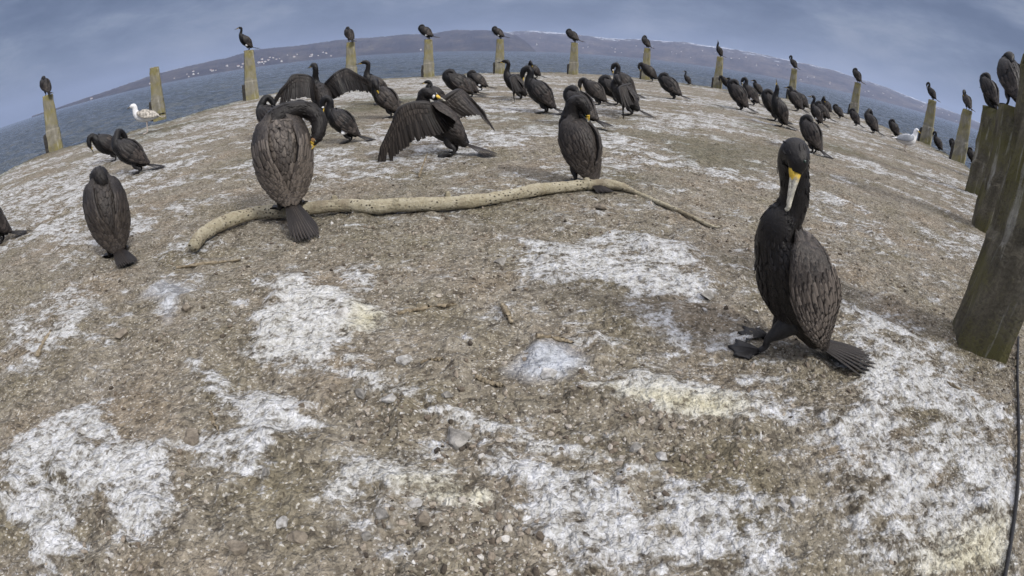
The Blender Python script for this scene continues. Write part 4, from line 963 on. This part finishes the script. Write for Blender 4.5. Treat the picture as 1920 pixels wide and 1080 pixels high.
V, Fc = tube([G(u, v) + np.array((0, 0, max(r, .012) * .9 + max(-.004, gz(*G(u, v)[:2])))) - B0 for (u, v), r in TPp], [r for _, r in TPp], 60, 12, .10, 4)
mesh("thin_end", V, Fc, M['bark'], branch)
k0 = G(1098, 359) - B0
V, Fc = tube([k0 + np.array((0, 0, .03)), k0 + np.array((.004, .008, .062)), k0 + np.array((-.002, .018, .092)), k0 + np.array((.006, .020, .108))], [.032, .026, .013, .003], 22, 10, .12, 5); mesh("knot_stub", V, Fc, M['bark'], branch)
for (u, v, r) in ((630, 385, .016), (745, 392, .020), (840, 378, .014), (1000, 362, .013)):
    c = G(u, v + 8) - B0 + np.array((0, -.004, .062)); V, Fc = tube([c - np.array((0, 0, .02)), c + np.array((0, -.004, .006)), c + np.array((.003, -.008, .018))], [r * 1.4, r, r * .35], 12, 9, .15, int(u)); mesh("knot", V, Fc, M['bark'], branch)

TW = [([(330, 497), (390, 490), (450, 484), (505, 476)], .0065, "long thin twig below the thick end of the fallen branch"),
      ([(745, 582), (800, 573), (855, 566)], .006, "thin dry stick lying across the middle of the soil"),
      ([(942, 572), (950, 590), (958, 606)], .009, "short stubby stick pointing at the camera, mid foreground"),
      ([(892, 705), (920, 714), (943, 722)], .006, "short splintered stick below the bluish crust"),
      ([(1005, 636), (1040, 634), (1075, 639)], .007, "stick lying along the upper edge of the bluish crust"),
      ([(790, 678), (812, 676), (830, 675)], .006, "small straight stick right of the pale angular stone"),
      ([(785, 332), (805, 318), (822, 300)], .006, "bare twig standing up from the deck in front of the open wing"),
      ([(70, 668), (85, 640), (98, 622)], .007, "dark stick at the left edge beside a pale stone"),
      ([(1760, 716), (1800, 745), (1830, 762)], .005, "thin straw lying near the foot of the near post"),
      ([(395, 775), (405, 800), (418, 825)], .004, "fine bent straw on the white crust at lower left")]
for pts, r, lab in TW:
    P = [G(u, v) for u, v in pts]; c = P[1].copy(); zz = [gz(p[0], p[1]) + r * .7 for p in P]
    if "standing" in lab: zz = [.0, .05, .11]; P[1] = P[0] + (P[1] - P[0]) * .35; P[2] = P[0] + (P[2] - P[0]) * .45
    Q = [np.array((p[0] - c[0], p[1] - c[1], z)) for p, z in zip(P, zz)]
    V, Fc = tube(Q, [r, r * .95, r * .55], 22, 8, .22, int(pts[0][0])); o = mesh("twig", V, Fc, M['twig']); o.location = (c[0], c[1], 0); tag(o, lab, "twig", "twigs scattered on the deck")

import bmesh
def rock_mesh(seed, sub=3, flat=.6, rough=.35):
    bm = bmesh.new(); bmesh.ops.create_icosphere(bm, subdivisions=sub, radius=1.0); r = np.random.default_rng(seed)
    V = np.array([v.co[:] for v in bm.verts]); Fc = [[v.index for v in f.verts] for f in bm.faces]; bm.free()
    for _ in range(15):                      # random facets: cut the ball by planes
        n = unit(r.normal(size=3)); d = r.uniform(.45, .85); k = V @ n; V = V - np.outer(np.clip(k - d, 0, None), n)
    off = r.uniform(0, 50, 3)
    h = fbm(V[:, 0] * 2.2 + off[0] + V[:, 2], V[:, 1] * 2.2 + off[1] - V[:, 2] * .7, 4, seed) - .5
    V = V * (1 + rough * h)[:, None] * np.array((r.uniform(.8, 1.2), r.uniform(.7, 1.0), flat * r.uniform(.8, 1.2)))
    return V, Fc
STONES = [(757, 684, 40, 'stonew', "pale angular stone in the middle of the foreground"), (732, 748, 36, 'stonew', "rounded grey-white pebble left of the yellow-white band"),
          (858, 815, 62, 'stone', "dark wedge-shaped stone below the white band"), (363, 822, 48, 'stoneb', "rounded brown stone left of the lower left crust"),
          (230, 630, 32, 'stoneb', "brown pebble alone on bare soil at left"), (126, 600, 24, 'stonew', "pale stone at the left edge of the crust near the stick"),
          (113, 616, 20, 'stone', "grey stone tucked under the pale stone at far left"), (640, 594, 34, 'stonew', "whitened stone on the yellow corner of the big crust"),
          (1470, 948, 34, 'stonew', "lumpy white stone at lower right, left one of a pair"), (1492, 940, 36, 'stonew', "lumpy white stone at lower right, right one of a pair"),
          (1126, 399, 30, 'stoneb', "flat brown stone just below the thin end of the branch"), (1325, 562, 42, 'stone', "grey stone left of the foremost bird's breast"),
          (1021, 487, 36, 'stonew', "sharp whitish stone on the streaked central crust"), (938, 487, 32, 'stone', "grey stone at the left end of the central crust"),
          (836, 742, 30, 'stone', "small grey stone on the upper edge of the white band"), (676, 737, 30, 'stone', "grey pebble left of the rounded grey-white pebble"),
          (624, 732, 26, 'stoneb', "brownish pebble farthest left in the pebble row"), (452, 1034, 46, 'stoneb', "half-buried brown stone near the bottom edge"),
          (720, 975, 40, 'stone', "upright grey stone below the yellow crust patch"), (795, 975, 44, 'stoneb', "brownish lump below the yellow crust patch, right of the upright stone"),
          (1240, 858, 30, 'stonew', "white stone on the lower right crust"), (1030, 700, 50, 'stonew', "flat bluish-white slab beside the sticks"),
          (500, 890, 30, 'stone', "grey pebble beside the lower left crust tip"), (780, 945, 30, 'stonew', "pinkish-white pebble under the yellow crust rim"),
          (1190, 845, 34, 'stone', "dark grey stone on the white band at right"), (690, 1005, 34, 'stone', "flat grey pebble near the bottom, left of centre"),
          (350, 583, 24, 'stoneb', "brown pebble right of the small star-shaped crust"), (1155, 1040, 30, 'stonew', "whitish pebble at the bottom right of centre"),
          (530, 985, 34, 'stonew', "dusty pale stone at lower left above the bottom edge"), (560, 1010, 36, 'stoneb', "large brownish pebble at lower left above the bottom edge")]
for i, (u, v, px, mt, lab) in enumerate(STONES):
    p = G(u, v); d = math.sqrt(p[0] ** 2 + p[1] ** 2 + CAMH ** 2); R_ = px / F * d * .5
    V, Fc = rock_mesh(500 + i); o = mesh("stone", V * R_, Fc, M[mt], smooth=False); o.location = (p[0], p[1], gz(p[0], p[1]) + R_ * .18); o.rotation_euler = (0, 0, random.uniform(0, 6)); tag(o, lab, "stone", "loose stones on the deck")
# uncountable grit and crumbs
def grit(n, seed):
    r = np.random.default_rng(seed); base = [rock_mesh(700 + k, 1, .7, .6) for k in range(8)]; AV, AF, at_ = [], [], []; b = 0
    for k in range(n):
        az = r.uniform(-1.45, 1.35); rad = .35 + 3.6 * r.random() ** 1.5; x, y = rad * math.sin(az), rad * math.cos(az)
        if fbm(np.array([x * 2.3]), np.array([y * 2.3]), 3, 77)[0] < .5 - .14 * r.random(): continue
        V, Fc = base[k % 8]; sz = .0028 * math.exp(r.exponential(.48)); sz = min(sz, .013); a = r.uniform(0, 6.28); ca, sa = math.cos(a), math.sin(a)
        W = V * sz; W = np.stack([W[:, 0] * ca - W[:, 1] * sa + x, W[:, 0] * sa + W[:, 1] * ca + y, W[:, 2] + sz * .25], 1); AV.append(W); AF += [tuple(b + q for q in f) for f in Fc]; b += len(V); at_ += [r.random()] * len(V)
    A = np.concatenate(AV); A[:, 2] += relief(A[:, 0], A[:, 1])
    m, t, bs = material("mixed_grit")
    c = ramp(t, [(0, (.05, .042, .034)), (.35, (.16, .13, .10)), (.65, (.30, .26, .21)), (.9, (.38, .35, .31)), (1, (.52, .51, .49))], attr(t, "tone"))
    t.links.new(mix(t, .5, c.outputs[0], mix(t, 1.0, c.outputs[0], ramp(t, [(.3, (.4, .4, .4)), (.7, (1.4, 1.4, 1.4))], noise(t, objco(t), 220, 3)).outputs[0], 'MULTIPLY')), bs.inputs['Base Color']); bs.inputs['Roughness'].default_value = .92; bs.inputs['Specular IOR Level'].default_value = .15
    o = mesh("gravel", A, AF, m, smooth=False, attrs={"tone": at_}); o["kind"] = "stuff"; o["label"] = "fine grit and crumbs of soil and guano over the deck"; o["category"] = "gravel"
grit(22000, 5)
CB = [(1906, 640), (1903, 700), (1905, 760), (1906, 850), (1901, 930), (1892, 1010), (1880, 1085), (1868, 1150)]
P = [G(u, v) for u, v in CB]; c = P[3].copy()
V, Fc = tube([np.array((p[0] - c[0], p[1] - c[1], gz(p[0], p[1]) + .012)) for p in P], [.0062] * len(P), 60, 10, 0, 1); o = mesh("cable", V, Fc, M['rubber']); o.location = (c[0], c[1], 0)
tag(o, "black cable running along the right edge past the near post", "cable")

# ------------------------------------------------------------------ houses on the far shore
def house_mesh():
    w2, d2, h, rf = 6.5, 5.0, 5.2, 3.2
    V = [(-w2, -d2, -4), (w2, -d2, -4), (w2, d2, -4), (-w2, d2, -4), (-w2, -d2, h), (w2, -d2, h), (w2, d2, h), (-w2, d2, h), (-w2, 0, h + rf), (w2, 0, h + rf)]
    W = mesh("wall", V, [(0, 1, 5, 4), (1, 2, 6, 9, 5), (2, 3, 7, 6), (3, 0, 4, 8, 7)], M['housewall'], smooth=False)
    e = .5; V = [(-w2 - e, -d2 - e, h - .3), (w2 + e, -d2 - e, h - .3), (w2 + e, 0, h + rf + .15), (-w2 - e, 0, h + rf + .15), (-w2 - e, d2 + e, h - .3), (w2 + e, d2 + e, h - .3)]
    R_ = mesh("roof", V, [(0, 1, 2, 3), (3, 2, 5, 4)], M['houseroof'], smooth=False)
    return W, R_
hr = empty("house"); W_, R_ = house_mesh(); W_.parent = hr; R_.parent = hr
r_ = np.random.default_rng(12); first = True
def add_house(pos, sc, lab, grp):
    global first
    o = hr if first else copy_tree(hr); first = False
    o.location = (float(pos[0]), float(pos[1]), float(pos[2]) + .5); o.scale = (sc, sc, sc); o.rotation_euler = (0, 0, r_.uniform(0, 3.1)); tag(o, lab, "house", grp)
for k in range(50):
    u = 290 + 340 * r_.beta(1.6, 1.3) if k < 46 else r_.uniform(130, 840)
    s = abs(r_.normal()) * .07 + .04; add_house(left_slope(u, s), r_.uniform(.4, .95), "tiny pale house in the village along the far left shore", "houses along the left shore")
for k in range(46):
    add_house(right_slope(r_.uniform(1000, 1800), min(.6, abs(r_.normal()) * .22 + .04)), r_.uniform(.4, .95), "tiny pale house scattered over the far snowy slope at right", "houses on the snowy slope")

# ------------------------------------------------------------------ haze over the water
V = [(x, y, z) for z in (SEA - 1.5, 330) for (x, y) in ((-9400, -9400), (9400, -9400), (9400, 9400), (-9400, 9400))]
m = bpy.data.materials.new("thin_haze"); m.use_nodes = True; t = m.node_tree; t.nodes.clear()
pv = N(t, 'ShaderNodeVolumePrincipled'); pv.inputs['Color'].default_value = (.50, .60, .82, 1); pv.inputs['Density'].default_value = 1.7e-4; pv.inputs['Anisotropy'].default_value = 0.2
t.links.new(pv.outputs[0], N(t, 'ShaderNodeOutputMaterial').inputs['Volume'])
o = mesh("haze", V, [(3, 2, 1, 0), (4, 5, 6, 7), (0, 1, 5, 4), (1, 2, 6, 5), (2, 3, 7, 6), (3, 0, 4, 7)], m, smooth=False); o["kind"] = "stuff"
